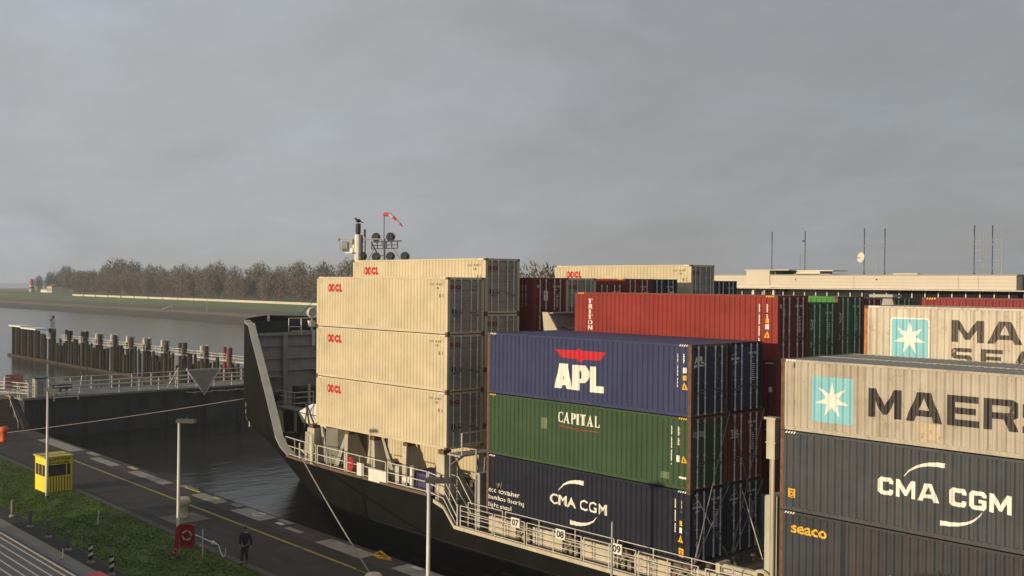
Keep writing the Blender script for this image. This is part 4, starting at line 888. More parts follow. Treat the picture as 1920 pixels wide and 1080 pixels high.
ship = thing('container_ship', 'black hulled container ship lying in the lock with grey bow bulwark and deck rails', 'ship', (-30, YC, -2.4))
s = MB(); NZ = 14; grid = []
cols = TT+[1.3, 1.8, 2.4]
for t in cols:
    col = []; zt = ztop(-80+42*t)
    for j in range(NZ+1):
        z = -3.6+(zt+3.6)*j/NZ; col.append((*hpt(t, z), z))
    grid.append(col)
for sg in (-1, 1):
    k = len(s.v)
    for col in grid:
        for x, h, z in col: s.v.append((x, YC+sg*h, z))
    n = NZ+1
    for i in range(len(cols)-1):
        for j in range(NZ): s.f.append((k+i*n+j, k+(i+1)*n+j, k+(i+1)*n+j+1, k+i*n+j+1))
s.build('hull', HULL, ship, True)
SEAM = mat('hull seam rust', (.022, .015, .012), .8, var=.5, vscale=1.5)
for z in (.9, -.4, -1.5): s = MB(); s.face((-46, 32.285, z), (20, 32.285, z), (20, 32.285, z+.025), (-46, 32.285, z+.025)); s.build('plate_seam', SEAM, ship)
s = MB(); rs = random.Random(4)
SCUFF = mat('hull scuff grey', (.035, .03, .027), .8, var=.5)
for i in range(24):
    a = rs.uniform(-38, -10); z = rs.uniform(-1.6, 1.4); l = rs.uniform(.3, 2.2); s = MB(); s.face((a, 32.282, z), (a+l, 32.282, z+rs.uniform(-.06, .06)), (a+l*.9, 32.282, z+rs.uniform(.03, .12)), (a+.05, 32.282, z+.06)); s.build('fender_scuff', SCUFF, ship)
def rimpts(side=-1):
    out = []
    for t in TT:
        xd = -80+42*t; z = ztop(xd); x, h = hpt(t, z); out.append((x, YC+side*h, z, xd))
    return out
def deckpoly(z, x0, x1, m, name):
    pts = []
    for t in [i/60 for i in range(61)]+[1.5, 2.2]:
        x, h = hpt(t, z)
        if x0 <= x <= x1: pts.append((x, h-.03))
    s = MB()
    for (xa, ha), (xb, hb) in zip(pts, pts[1:]): s.face((xa, YC-ha, z), (xb, YC-hb, z), (xb, YC+hb, z), (xa, YC+ha, z))
    return s.build(name, m, ship)
deckpoly(2.98, -79, -40.2, SDECK, 'foredeck'); deckpoly(1.70, -41, 60, SDECK, 'main_deck')
s = MB(); s.box(-40.62, 32.4, 1.6, -40.5, 58, 2.97); s.build('deck_step_bulkhead', SGREY, ship)
# grey edge of the bulwark that slopes down to the deck
s = MB(); rp_ = [p for p in rimpts() if -72.5 < p[3] < -55.3]
for a, b in zip(rp_, rp_[1:]):
    ia = (a[0]+.2, a[1]+.42, a[2]+.02); ib = (b[0]+.2, b[1]+.42, b[2]+.02)
    s.hexa([(a[0], a[1]-.02, a[2]-.05), (b[0], b[1]-.02, b[2]-.05), (ib[0], ib[1], ib[2]-.05), (ia[0], ia[1], ia[2]-.05)], [(a[0], a[1]-.02, a[2]+.05), (b[0], b[1]-.02, b[2]+.05), (ib[0], ib[1], ib[2]+.05), (ia[0], ia[1], ia[2]+.05)])
s.build('bulwark_edge', mat('pale bulwark edge', (.33, .32, .29), .5, var=.12, streak=.2), ship)
s = MB()                                      # inner skin of the port bulwark
tin = [t for t in TT if -72.5 < -80+42*t < -55.3]
for ta, tb in zip(tin, tin[1:]):
    for j in range(8):
        q = []
        for t, jj in ((ta, j), (tb, j), (tb, j+1), (ta, j+1)):
            z = 3+(max(3.02, ztop(-80+42*t)-.07)-3)*jj/8; x, h = hpt(t, z); q.append((x+.12, YC-h+.16, z))
        s.face(*q)
s.build('bulwark_inside', SGREY, ship)
# breakwater on the forecastle
bw = MB(); bw.box(-68.75, 37.3, 3.0, -68.6, 53.2, 9.7); bwo = bw.build('breakwater', SGREY, ship)
s = MB(); s.box(-68.72, 37.05, 9.88, -68.62, 53.4, 10.72); s.build('breakwater_top', SNAVY, bwo)
s = MB(); s.box(-68.74, 37.2, 9.66, -68.3, 53.3, 9.86); s.build('top_beam', mat('pale bulwark edge', (.4, .38, .34)), bwo)
for y in (40.0, 43.6, 47.2, 50.8): s = MB(); s.box(-68.6, y-.07, 3, -68.2, y+.07, 9.66); s.box(-68.24, y-.18, 3, -68.18, y+.18, 9.66); s.build('stiffener', mat('pale bulwark edge', (.4, .38, .34)), bwo)
for z in (8.85, 7.9, 7.0): s = MB(); s.box(-68.6, 37.4, z, -68.44, 53.1, z+.05); s.build('stringer', SGREY, bwo)
for y, z in ((39.0, 6.6), (42.9, 7.0)): s = MB(); s.hexa([(-68.6, y-.6, z), (-67.9, y-.6, z), (-67.9, y+.6, z), (-68.6, y+.6, z)], [(-68.6, y-.6, z+.06), (-67.9, y-.6, z+.06), (-67.9, y+.6, z+.06), (-68.6, y+.6, z+.06)]); s.build('ledge', SGREY, bwo)
# lamp and rail on the breakwater
s = MB(); s.tube([(-68.3, 40.3, 9.9), (-68.3, 40.3, 10.92), (-68.3, 43.3, 10.92)], .035); s.bar((-68.3, 40.35, 10.3), (-68.3, 41.4, 10.28), .03); s.bar((-68.3, 41.37, 9.7), (-68.3, 41.37, 10.9), .05); s.bar((-68.3, 40.5, 9.95), (-68.3, 43, 9.93), .03); s.build('lookout_rail', SWHITE, ship)
s = MB(); s.bar((-68.3, 42.45, 8.8), (-68.3, 42.45, 10.0), .11, 8); s.bar((-68.3, 42.75, 8.6), (-68.3, 42.75, 10.6), .05, 6); s.box(-68.5, 42.05, 10.25, -68.1, 42.5, 10.72); s.bar((-68.3, 42.3, 10.0), (-68.3, 42.3, 10.3), .08, 6); sp = s.build('lamp_post', SWHITE, ship)
s = MB(); s.bar((-68.45, 42.35, 11.33), (-68.05, 42.25, 11.33), .40, 14); s.torus((-68.02, 42.24, 11.33), .36, .05, (1, -.25, 0), 16, 6); s.bar((-68.3, 42.3, 10.7), (-68.3, 42.3, 11.0), .06, 6); s.build('searchlight', mat('lamp shell', (.55, .53, .46), .4, .2, var=.1), ship)
# forecastle gear
s = MB(); s.box(-64.6, 37.2, 4.78, -62.2, 41.5, 4.9); s.bar((-62.4, 37.4, 3), (-62.4, 37.4, 4.8), .1); s.bar((-62.4, 40.5, 3), (-62.4, 40.5, 4.8), .1); s.build('winch_platform', SGREY, ship)
s = MB(); railing(s, [(-64.6, 37.2, 4.9), (-62.2, 37.2, 4.9), (-62.2, 38.7, 4.9)], 1.15, (.4, .8, 1.15), 1.2, .035, .045); s.build('platform_rail', SRAIL, ship)
s = MB(); railing(s, [(-62.2, 39.2, 4.9), (-62.2, 41.4, 4.9)], 1.3, (.6, 1.3), 1.0, .035, .045); s.bar((-62.1, 38.3, 4.9), (-62.1, 38.3, 6.6), .09); s.build('platform_rail', SRAIL, ship)
s = MB(); s.box(-64.2, 38.2, 4.91, -62.8, 41.0, 6.3); s.build('winch_house', DARKST, ship)
s = MB(); s.box(-65, 38.0, 3.0, -63.2, 41.0, 4.6); s.build('store_opening_dark', INK, ship)  # solid black box painting the dark of an opening below the platform
s = MB(); s.bar((-64.8, 36.9, 5.6), (-64.2, 37.2, 5.6), .32, 10); s.bar((-64.5, 37.05, 3), (-64.5, 37.05, 5.4), .08); s.build('rope_drum', DARKST, ship)
s = MB(); s.lathe([(.62, 3.0), (.58, 3.25), (.34, 3.4), (.16, 4.75), (.12, 4.85)], (-62.6, 36.3, 0), 10); s.build('vent_cone', SGREY, ship)
s = MB(); s.box(-59.3, 34.6, 3.0, -58.5, 35.4, 3.9); s.lathe([(.25, 3), (.25, 3.6), (.32, 3.62), (.32, 3.7)], (-58, 34.6, 0), 10); s.lathe([(.25, 3), (.25, 3.6), (.32, 3.62), (.32, 3.7)], (-57.2, 34.2, 0), 10); s.build('mooring_bitts', DARKST, ship)
# foremast
s = MB(); s.bar((-66.45, YC, 3), (-66.45, YC, 17.35), .33, 10, .27); fm = s.build('foremast', SWHITE, ship)
s = MB(); s.bar((-66.15, YC+.15, 10), (-66.15, YC+.15, 17.3), .07, 6); s.bar((-66.15, YC+.45, 10), (-66.15, YC+.45, 17.3), .04, 6)
for k in range(18): s.bar((-66.15, YC+.15, 10+k*.4), (-66.15, YC+.45, 10+k*.4), .025, 4)
s.build('mast_ladder', DARKST, fm)
s = MB(); s.bar((-67.95, 44.4, 17.0), (-64.8, 46.2, 17.0), .045, 6); s.ball((-67.95, 44.4, 17.0), .13, 8, 6); s.bar((-67.9, 44.4, 16.9), (-67.75, 44.5, 16.1), .025, 4); s.bar((-64.8, 46.2, 16.95), (-64.78, 46.2, 16.6), .06, 4); s.build('yardarm', SGREY, fm)
s = MB(); s.lathe([(.14, 17.3), (.20, 17.5), (.20, 18.15), (.14, 18.2)], (-66.45, YC, 0), 8); s.bar((-66.0, YC+.3, 17.2), (-66.0, YC+.3, 17.75), .08, 6); s.build('mast_light', DARKST, fm)
s = MB(); s.box(-67.3, 44.6, 15.9, -66.4, 45.6, 15.98); s.box(-67.1, 44.9, 15.98, -66.75, 45.3, 16.3); s.bar((-66.9, 45.1, 16.2), (-66.9, 45.1, 16.9), .09, 6); s.build('radar_platform', SWHITE, fm)
s = MB(); s.bar((-67.65, 44.6, 16.45), (-67.35, 44.9, 16.45), .38, 14); s.box(-67.2, 44.9, 16.6, -66.8, 45.3, 17.0); s.build('radar_scanner', mat('radar grey', (.30, .28, .25), .5), fm)
s = MB(); s.bar((-66.4, YC, 16.0), (-57, 43, 8.9), .02, 4); s.bar((-66.4, YC, 15.8), (-71.5, 42.6, 10.5), .02, 4); s.build('mast_stay', DARKST, fm)
# foredeck rail along the port edge
def edge(x, z, off=.08):
    lo, hi = 0, 2.4
    for _ in range(40):
        m = (lo+hi)/2
        if hpt(m, z)[0] < x: lo = m
        else: hi = m
    return YC-hpt(lo, z)[1]+off
for xa, xb, n in ((-56.3, -52.2, 3), (-52.0, -48.9, 2), (-48.7, -44.9, 3), (-44.7, -41.3, 2)):
    s = MB(); pts = [(xa+(xb-xa)*i/n, edge(xa+(xb-xa)*i/n, 3), 3.0) for i in range(n+1)]; railing(s, pts, 1.12, (.12, .6, 1.12), 1.4, .026, .035); s.build('railing', SRAIL, ship)
s = MB(); s.tube([(-53.4, 32.75, 3), (-53.4, 32.75, 4.75), (-52.6, 32.6, 4.55), (-52.6, 32.6, 3)], .05); s.bar((-52.5, 32.6, 3), (-52.5, 32.6, 4.6), .08); s.bar((-54.2, 32.8, 3), (-54.2, 32.8, 4.0), .05); s.bar((-54.6, 33, 3.6), (-53.2, 32.7, 3.4), .04); s.build('fairlead_gate', SRAIL, ship)
# rail of the deck step and stair
P0, P1, P2 = (-41.2, 32.42, 3.0), (-40.0, 32.42, 2.75), (-38.9, 32.42, 1.75)
s = MB()
for h in (.12, .55, 1.1): s.tube([(P0[0], P0[1], P0[2]+h), (P1[0], P1[1], P1[2]+h+.1), (P2[0], P2[1], P2[2]+h-.1), (P2[0]+.02, P2[1], P2[2])], .028)
s.bar(P0, (P0[0], P0[1], 4.15), .035); s.bar((-40.4, 32.42, 2.8), (-40.4, 32.42, 3.95), .035); s.bar((-38.9, 32.42, 1.7), (-38.9, 32.42, 2.85), .04)
for dy in (.9, 1.7):
    s.tube([(-40.5, 32.4+dy, 3.0), (-40.5, 32.4+dy, 4.0), (-39.9, 32.4+dy, 3.95), (-38.8, 32.4+dy, 2.7), (-38.8, 32.4+dy, 1.75)], .028); s.bar((-40.2, 32.4+dy, 3.5), (-38.9, 32.4+dy, 2.3), .025)
s.build('stair_rail', SRAIL, ship)
s = MB()
for k in range(6): s.box(-40.5+k*.28, 33.3, 2.85-.2*(k+1), -40.5+k*.28+.26, 34.1, 2.9-.2*(k+1))
s.build('deck_stair', SGREY, ship)
# main deck rails
xs = [-38.6, -36.1, -33.9, -30.35, -27.3, -24.15]
for a, b in zip(xs, xs[1:]):
    s = MB(); railing(s, [(a, 32.36, 1.76), (b-.15, 32.36, 1.76)], 1.08, (.10, .36, .60, .84, 1.08), 1.55, .018, .028); s.build('railing', SRAIL, ship)
s = MB(); railing(s, [(-23.95, 32.36, 1.76), (-21.9, 32.36, 1.76)], 1.08, (.1, .55, 1.08), 1.5, .024, .034); s.build('railing', SRAIL, ship)
s = MB(); railing(s, [(-21.4, 32.36, 1.76), (20, 32.36, 1.76)], 1.08, (.1, .55, 1.08), 1.5, .024, .034); s.build('railing', SRAIL, ship)
for a, b in ((-38.5, -36.0), (-35.8, -29.0), (-28.8, -23.0)):
    s = MB(); railing(s, [(a, 32.78, 1.76), (b, 32.78, 1.76)], 1.20, (.6, 1.2), 2.1, .02, .028); s.build('inner_rail', SRAIL, ship)
s = MB()                                      # sheer strake along the deck edge
for a, b in ((-40.6, -39.8), (-39.8, -38.95), (-38.95, 30)): s.hexa([(a, 32.24, ztop(a)-.16), (b, 32.24, ztop(b)-.16), (b, 32.34, ztop(b)-.16), (a, 32.34, ztop(a)-.16)], [(a, 32.24, ztop(a)+.01), (b, 32.24, ztop(b)+.01), (b, 32.34, ztop(b)+.01), (a, 32.34, ztop(a)+.01)])
s.build('sheer_strake', SBEIGE, ship)
s = MB()
for i in range(24): a = -56+i*.62; b = a+.62; s.hexa([(a, edge(a, 2.98, -.03), 2.92), (b, edge(b, 2.98, -.03), 2.92), (b, edge(b, 2.98, .10), 2.92), (a, edge(a, 2.98, .10), 2.92)], [(a, edge(a, 2.98, -.03), 3.05), (b, edge(b, 2.98, -.03), 3.05), (b, edge(b, 2.98, .10), 3.05), (a, edge(a, 2.98, .10), 3.05)])
s.build('deck_edge_bar', SDECK, ship)
# numbered plates on the rail
for x, t_ in ((-34.87, '07'), (-31.98, '08'), (-28.70, '09')):
    s = MB(); s.box(x, 32.28, 2.52, x+.56, 32.32, 2.95); p = s.build('number_plate', SWHITE, ship)
    v, f = fit(text_tris(t_, .03), x+.06, 2.58, x+.50, 2.89); me = bpy.data.meshes.new('number'); w = wloc(p); me.from_pydata([(a-w.x, 32.274-w.y, b-w.z) for a, b in v], [], f); link('number', me, INK, p)
# hatch coaming panels and stowage below the containers
CG = mat('ship grey dirt', (.24, .20, .15), .7, var=.3)
x = -37.2
while x < -12:
    s = MB(); s.box(x, 32.98, 1.71, x+1.9, 33.1, 2.52); s.build('coaming_panel', SBEIGE, ship)
    for k in range(3): s = MB(); s.box(x+2.0+k*.35, 32.95, 1.75, x+2.2+k*.35, 33.3, 2.1+.25*(k % 2)); s.build('coaming_bracket', CG, ship)
    s = MB(); s.bar((x+2.05, 32.9, 1.8), (x+2.85, 32.9, 2.5), .05, 5); s.build('coaming_strut', CG, ship); x += 3.05
for xa, xb in ((-37.4, -25.0), (-21.2, 12)): s = MB(); s.box(xa, 33.15, 1.6, xb, 57.3, 2.56); s.build('hatch_cover', SDECK, ship)
s = MB(); s.box(-24.95, 33.4, 1.6, -21.25, 57, 2.3); s.build('cross_deck', SDECK, ship)
s = MB(); s.box(-52.7, 35.3, 2.95, -40.3, 57, 3.33); s.build('fore_hatch', SDECK, ship)
# stanchions that carry the outer bow stack
def stan(xc, wt, wb, y0=32.92, y1=34.6, skew=0.0):
    s = MB(); s.hexa([(xc-wb/2, y0-.08, 2.98), (xc+wb/2, y0-.08, 2.98), (xc+wb/2, y0+.06, 2.98), (xc-wb/2, y0+.06, 2.98)], [(xc-wt/2+skew, y0, 5.0), (xc+wt/2+skew, y0, 5.0), (xc+wt/2+skew, y0+.1, 5.0), (xc-wt/2+skew, y0+.1, 5.0)])
    for sx in (-1, 1):
        xt = xc+sx*(wt/2-.05)+skew; xb = xc+sx*(wb/2-.05)
        s.hexa([(xb-.05, y0+.06, 2.98), (xb+.05, y0+.06, 2.98), (xb+.05, y1, 2.98), (xb-.05, y1, 2.98)], [(xt-.05, y0+.1, 5.0), (xt+.05, y0+.1, 5.0), (xt+.05, y0+.6, 5.0), (xt-.05, y0+.6, 5.0)])
    o = s.build('stanchion', SBEIGE, ship)
    s = MB(); s.box(xc-.22+skew, y0, 5.0, xc+.22+skew, y0+.5, 5.22); s.build('twistlock_seat', RUST, o)
stan(-53.15, .75, .8); stan(-46.9, .42, .95); stan(-40.85, .55, .8)
for xc, bw in ((-49.4, 1.7), (-43.9, 1.9)):
    s = MB(); s.hexa([(xc-.06, 32.95, 2.98), (xc+.06, 32.95, 2.98), (xc+.06, 32.95+bw, 2.98), (xc-.06, 32.95+bw, 2.98)], [(xc-.06, 33.0, 5.05), (xc+.06, 33.0, 5.05), (xc+.06, 33.62, 5.05), (xc-.06, 33.62, 5.05)])
    s.hexa([(xc-.16, 32.86, 2.98), (xc+.16, 32.86, 2.98), (xc+.16, 32.95, 2.98), (xc-.16, 32.95, 2.98)], [(xc-.16, 32.92, 5.05), (xc+.16, 32.92, 5.05), (xc+.16, 33.0, 5.05), (xc-.16, 33.0, 5.05)])
    o = s.build('stanchion', SBEIGE, ship); s = MB(); s.box(xc-.2, 32.95, 5.05, xc+.2, 33.5, 5.22); s.build('twistlock_seat', RUST, o)
for xa, xt in ((-51.0, -49.9), (-52.0, -52.6), (-45.3, -46.4)):
    s = MB(); s.hexa([(xa-.22, 33.3, 2.98), (xa+.22, 33.3, 2.98), (xa+.22, 33.42, 2.98), (xa-.22, 33.42, 2.98)], [(xt-.1, 33.3, 5.1), (xt+.1, 33.3, 5.1), (xt+.1, 33.42, 5.1), (xt-.1, 33.42, 5.1)])
    s.build('stanchion_knee', SGREY, ship)
s = MB(); s.bar((-51.9, 34.2, 3), (-51.9, 34.2, 5.1), .9, 12); s.bar((-50.7, 34.0, 3), (-50.7, 34.0, 5.2), .06); s.build('fore_locker', mat('olive grey paint', (.19, .18, .14), .6, var=.2), ship)
s = MB()
for k in range(5): s.torus((-50.2, 34.2, 3.5+.25*k), .18, .07, (0, 1, 0), 10, 5)
s.build('chain_rack', DARKST, ship)
s = MB()
for yy in (32.95, 33.45): s.bar((-40.15, yy, 1.75), (-40.15, yy, 5.2), .04)
for k in range(9): s.bar((-40.15, 32.95, 2.0+k*.36), (-40.15, 33.45, 2.0+k*.36), .025)
s.bar((-40.2, 33.0, 4.5), (-40.2, 34.4, 5.15), .06); s.box(-40.3, 32.9, 5.05, -39.3, 35.2, 5.13); s.build('access_ladder', SGREY, ship)
s = MB(); railing(s, [(-39.3, 33.0, 5.13), (-39.3, 35.2, 5.13)], 1.1, (.55, 1.1), 1.6, .028, .035); s.build('platform_rail', SRAIL, ship)
s = MB(); s.hexa([(-39.9, 34.9, 3.3), (-39.8, 34.9, 3.3), (-39.8, 35.35, 3.3), (-39.9, 35.35, 3.3)], [(-39.9, 35.0, 5.05), (-39.8, 35.0, 5.05), (-39.8, 35.9, 5.05), (-39.9, 35.9, 5.05)]); s.bar((-38.2, 33, 1.75), (-38.2, 33, 5.6), .05); s.bar((-38.2, 33, 5.2), (-39.2, 34, 4.4), .07); s.build('lashing_bracket', SGREY, ship)
s = MB(); s.box(-38.1, 33.0, 1.72, -37.9, 36.5, 4.35); s.box(-38.16, 32.95, 4.35, -37.86, 36.5, 4.45); o = s.build('deck_locker', SGREY, ship); s = MB(); s.box(-38.14, 33.4, 3.8, -38.1, 33.65, 4.0); s.build('louvre', INK, o)
# things hung on the rail
s = MB(); s.box(-47.56, 32.40, 3.06, -46.92, 32.44, 3.76); s.build('sign_board', SWHITE, ship)
s = MB(); s.box(-46.35, 32.33, 2.95, -44.74, 32.38, 3.62); s.build('name_board', SWHITE, ship)
hr = MB()
for k in range(7): hr.torus((-48.42, 32.55, 3.52), .12+.045*k, .035, (.2, 1, .15*math.sin(k*2)), 12, 5)
tag(hr.build('hose_coil', mat('red hose', (.42, .03, .035), .6, var=.2)), 'coil of red hose hanging on the bow deck rail', 'hose')
s = MB(); s.hexa([(-43.3, 33.0, 2.98), (-41.6, 33.0, 2.98), (-41.6, 34.2, 2.98), (-43.3, 34.2, 2.98)], [(-43.2, 33.1, 3.75), (-41.7, 33.1, 3.75), (-41.7, 34.1, 3.9), (-43.2, 34.1, 3.9)]); tag(s.build('covered_winch', mat('violet blue tarpaulin', (.045, .035, .10), .7, var=.3)), 'dark violet blue tarpaulin over deck gear behind the bow rail', 'tarpaulin')
s = MB(); s.bar((-44.6, 33, 3.0), (-44.6, 33, 3.9), .16); s.bar((-44.0, 33, 3.3), (-43.4, 33, 3.3), .18, 10); s.bar((-43.2, 32.9, 2.98), (-43.2, 32.9, 4.1), .12, 8); s.build('rope_roller', SWHITE, ship)
# lashing bridge between the bow bay and the middle bay
s = MB(); s.box(-38.8, 38.7, 11.40, -38.65, 57.4, 12.13); s.box(-38.95, 38.5, 12.13, -38.5, 57.5, 12.19); s.box(-38.9, 38.7, 11.2, -38.55, 57.4, 11.3)
for y in (38.9, 41.4, 43.9, 46.4, 48.9, 51.4, 54, 57): s.box(-38.9, y-.1, 1.7, -38.6, y+.1, 11.2)
s.build('lashing_bridge', SGREY, ship)
s = MB(); s.hexa([(-38.95, 38.36, 10.6), (-37.5, 38.36, 10.6), (-38.75, 38.36, 12.20), (-39.15, 38.36, 12.20)], [(-38.95, 38.48, 10.6), (-37.5, 38.48, 10.6), (-38.75, 38.48, 12.20), (-39.15, 38.48, 12.20)]); s.build('bridge_fin', SBEIGE, ship)
s = MB(); s.hexa([(-22.7, 43.2, 12.2), (-21.8, 43.2, 12.2), (-22.1, 43.2, 13.25), (-22.5, 43.2, 13.25)], [(-22.7, 43.4, 12.2), (-21.8, 43.4, 12.2), (-22.1, 43.4, 13.25), (-22.5, 43.4, 13.25)]); s.box(-22.9, 42.7, 13.25, -21.8, 43.5, 13.37); s.box(-22.8, 43, 1.7, -22.6, 43.3, 12.2); s.build('bridge_bracket', SGREY, ship)
# post and ladder panel in the gap before the aft bay
s = MB(); s.box(-21.86, 33.2, 7.25, -21.5, 33.5, 8.72); s.box(-21.95, 33.15, 8.72, -21.45, 33.55, 8.8); s.bar((-21.62, 33.3, 2.3), (-21.62, 33.3, 7.25), .07, 8); s.bar((-21.8, 33.4, 2.3), (-21.8, 33.4, 7.25), .03, 6); s.box(-21.9, 33.18, 7.84, -21.46, 33.52, 7.88); s.build('cell_guide_post', SBEIGE, ship)
s = MB(); s.box(-21.98, 33.4, 2.3, -21.5, 34.6, 5.85); o = s.build('ladder_tower', mat('pale green grey paint', (.40, .40, .32), .55, var=.12, streak=.25), ship)
s = MB()
for k in range(9): s.bar((-22.03, 33.45, 2.6+.38*k), (-22.03, 33.95, 2.6+.38*k), .025, 5)
s.bar((-22.03, 33.45, 2.3), (-22.03, 33.45, 5.8), .03); s.bar((-22.03, 33.95, 2.3), (-22.03, 33.95, 5.8), .03); s.build('rung', SRAIL, o)
s = MB(); s.box(-23.6, 33.4, 2.3, -21.9, 34.2, 2.42)
for px in (-24.1, -22.4): s.box(px, 33.2, 2.3, px+.2, 33.9, 2.9)
s.bar((-23.9, 33.5, 2.65), (-22.3, 33.5, 2.65), .22, 10); s.torus((-22.05, 33.3, 2.55), .42, .07, (0, 1, .1), 14, 6, R(200), R(400)); s.build('deck_winch', SBEIGE, ship)
s = MB(); s.hexa([(-21.9, 33.9, 2.3), (-21.75, 33.9, 2.3), (-21.75, 34.3, 2.3), (-21.9, 34.3, 2.3)], [(-22.1, 33.9, 3.0), (-21.7, 33.9, 3.0), (-21.7, 34.3, 3.0), (-22.1, 34.3, 3.0)]); s.box(-21.7, 33.8, 2.75, -21.2, 34.4, 3.0); s.bar((-22.5, 34.1, 2.4), (-21.9, 34.1, 2.8), .04); s.build('lashing_eye', SBEIGE, ship)
s = MB()
for k in range(6): y = 33.6+k*.9; s.lathe([(.1, 2.3), (.08, 2.5), (.16, 2.55), (.1, 2.65)], (-24.7+.2*(k % 2), y, 0), 8)
s.build('twistlock', CASTING, ship)
# anchor draught strip on the bow
s = MB()
for k in range(8):
    z = 5.0-.5*k; (xa, ha), (xb, hb), (xc_, hc), (xd_, hd_) = hpt(.30, z), hpt(.305, z), hpt(.305, z-.32), hpt(.30, z-.32)
    s.face((xa, YC-ha-.03, z), (xb, YC-hb-.03, z), (xc_, YC-hc-.03, z-.32), (xd_, YC-hd_-.03, z-.32))
s.build('draught_marks', SGREY, ship)
# rescue boat behind the outer bow stack
rb = thing('rescue_boat', 'white rescue boat peeking out before the lowest cream container at the bow', 'boat', (-55.6, 36, 4.6))
s = MB(); s.hexa([(-57.3, 34.9, 4.7), (-53.6, 34.9, 4.6), (-53.6, 36.6, 4.6), (-57.3, 36.3, 4.7)], [(-57.7, 34.75, 5.35), (-53.6, 34.6, 5.35), (-53.6, 36.9, 5.35), (-57.6, 36.6, 5.35)]); s.build('boat_hull', SWHITE, rb)
s = MB(); s.hexa([(-57.7, 34.75, 5.36), (-53.6, 34.6, 5.36), (-53.6, 36.9, 5.36), (-57.6, 36.6, 5.36)], [(-56.6, 35.1, 5.95), (-53.6, 35.0, 6.1), (-53.6, 36.5, 6.1), (-56.6, 36.3, 5.95)]); s.build('canopy', SWHITE, rb)
s = MB(); s.bar((-57.6, 34.72, 5.36), (-53.6, 34.58, 5.36), .03, 4); s.bar((-56.9, 34.6, 3.2), (-56.3, 34.6, 6.0), .045); s.bar((-55.5, 34.55, 3.2), (-56.4, 34.55, 6.1), .06); s.bar((-55.0, 34.55, 4.3), (-56.3, 34.55, 6.0), .05); s.build('davit', DARKST, rb)
# lashing rods
for i, (y, z, y2, z2, st_) in enumerate(((33.0, 2.7, 35.25, 8.5, -25.0), (35.2, 2.7, 33.05, 5.4, -25.02), (35.5, 2.7, 37.75, 8.5, -25.0), (37.6, 2.7, 35.6, 5.5, -25.02), (33.0, 2.7, 35.2, 5.5, -24.97), (35.6, 2.7, 37.7, 5.5, -24.97), (37.65, 2.7, 35.55, 8.4, -25.05))):
    s = MB(); s.bar((st_+.02, y, z), (st_+.02, y2, z2), .022, 5); s.bar((st_+.02, y, z), (st_+.02, y+(y2-y)*.12, z+(z2-z)*.12), .04, 6); tag(s.build('lashing_rod', mat('lashing steel', (.22, .21, .19), .55, .2)), 'thin diagonal steel lashing rod across the dark doors of the middle stack', 'lashing rod', 'lashing rods on the middle stack')
s = MB(); s.bar((-24.2, 36.6, 2.35), (-24.9, 36.1, 5.2), .02, 5); tag(s.build('loose_rod', GALV), 'single loose rod leaning by the pale ladder tower near the deck', 'lashing rod')

# bird on the mast
bd = MB(); bd.ball((-66.45, YC, 18.42), .15, 10, 8, (1.0, 1.5, .95)); bd.ball((-66.5, YC-.2, 18.56), .085, 8, 6); bd.bar((-66.5, YC-.27, 18.56), (-66.52, YC-.39, 18.54), .028, 5, .005); bd.hexa([(-66.5, YC+.1, 18.36), (-66.4, YC+.1, 18.36), (-66.39, YC+.45, 18.26), (-66.51, YC+.45, 18.26)], [(-66.5, YC+.1, 18.44), (-66.4, YC+.1, 18.44), (-66.39, YC+.45, 18.29), (-66.51, YC+.45, 18.29)])
bd.bar((-66.49, YC-.02, 18.19), (-66.49, YC, 18.32), .014, 4); bd.bar((-66.41, YC-.02, 18.19), (-66.41, YC, 18.32), .014, 4)
tag(bd.build('bird', INK, None, True), 'black crow perched on top of the white foremast', 'bird')

# ------------------------------------------------------------------ signal mast on the far side
sm = thing('signal_mast', 'dark signal mast with round lamp boards and a windsock behind the cream containers', 'mast', (-100.35, 72, 0))
s = MB(); s.bar((-100.35, 72, 0), (-100.35, 72, 18.9), .17, 8, .12); s.bar((-100.45, 72, 18.9), (-100.45, 72, 21.9), .05, 6); s.build('pole', DKGREY, sm)
s = MB(); s.bar((-99.95, 72.1, 12), (-99.95, 72.1, 21.2), .025, 5); s.bar((-99.7, 72.1, 12), (-99.7, 72.1, 21.2), .025, 5)
for k in range(30): s.bar((-99.95, 72.1, 12.1+k*.3), (-99.7, 72.1, 12.1+k*.3), .02, 4)
s.build('ladder', STEEL, sm)
for a, b in ((-102.95, -100.6), (-100.0, -97.75)):
    s = MB(); s.box(a-.05, 71.9, 18.5, b+.05, 72.6, 18.6); railing(s, [(a, 72.0, 17.65), (b, 72.0, 17.65)], .9, (.04, .45, .9), 1.1, .05, .06); s.build('gantry', DKGREY, sm)
s = MB(); s.box(-104.4, 71.8, 16.1, -95.5, 72.8, 16.35)
for x in (-104, -99.9, -96): s.bar((x, 72.4, 0), (x, 72.4, 16.1), .12, 6)
s.build('lamp_platform', DKGREY, sm)
s = MB(); s.bar((-103.8, 72, 16.3), (-102.4, 72, 17.7), .03, 4); s.bar((-97.2, 72, 16.4), (-98.6, 72, 17.8), .03, 4); s.bar((-102.95, 72.0, 18.4), (-101.3, 72.0, 16.6), .09, 5); s.bar((-101.5, 72, 16.9), (-100.4, 72, 16.85), .05, 5); s.build('brace', DKGREY, sm)
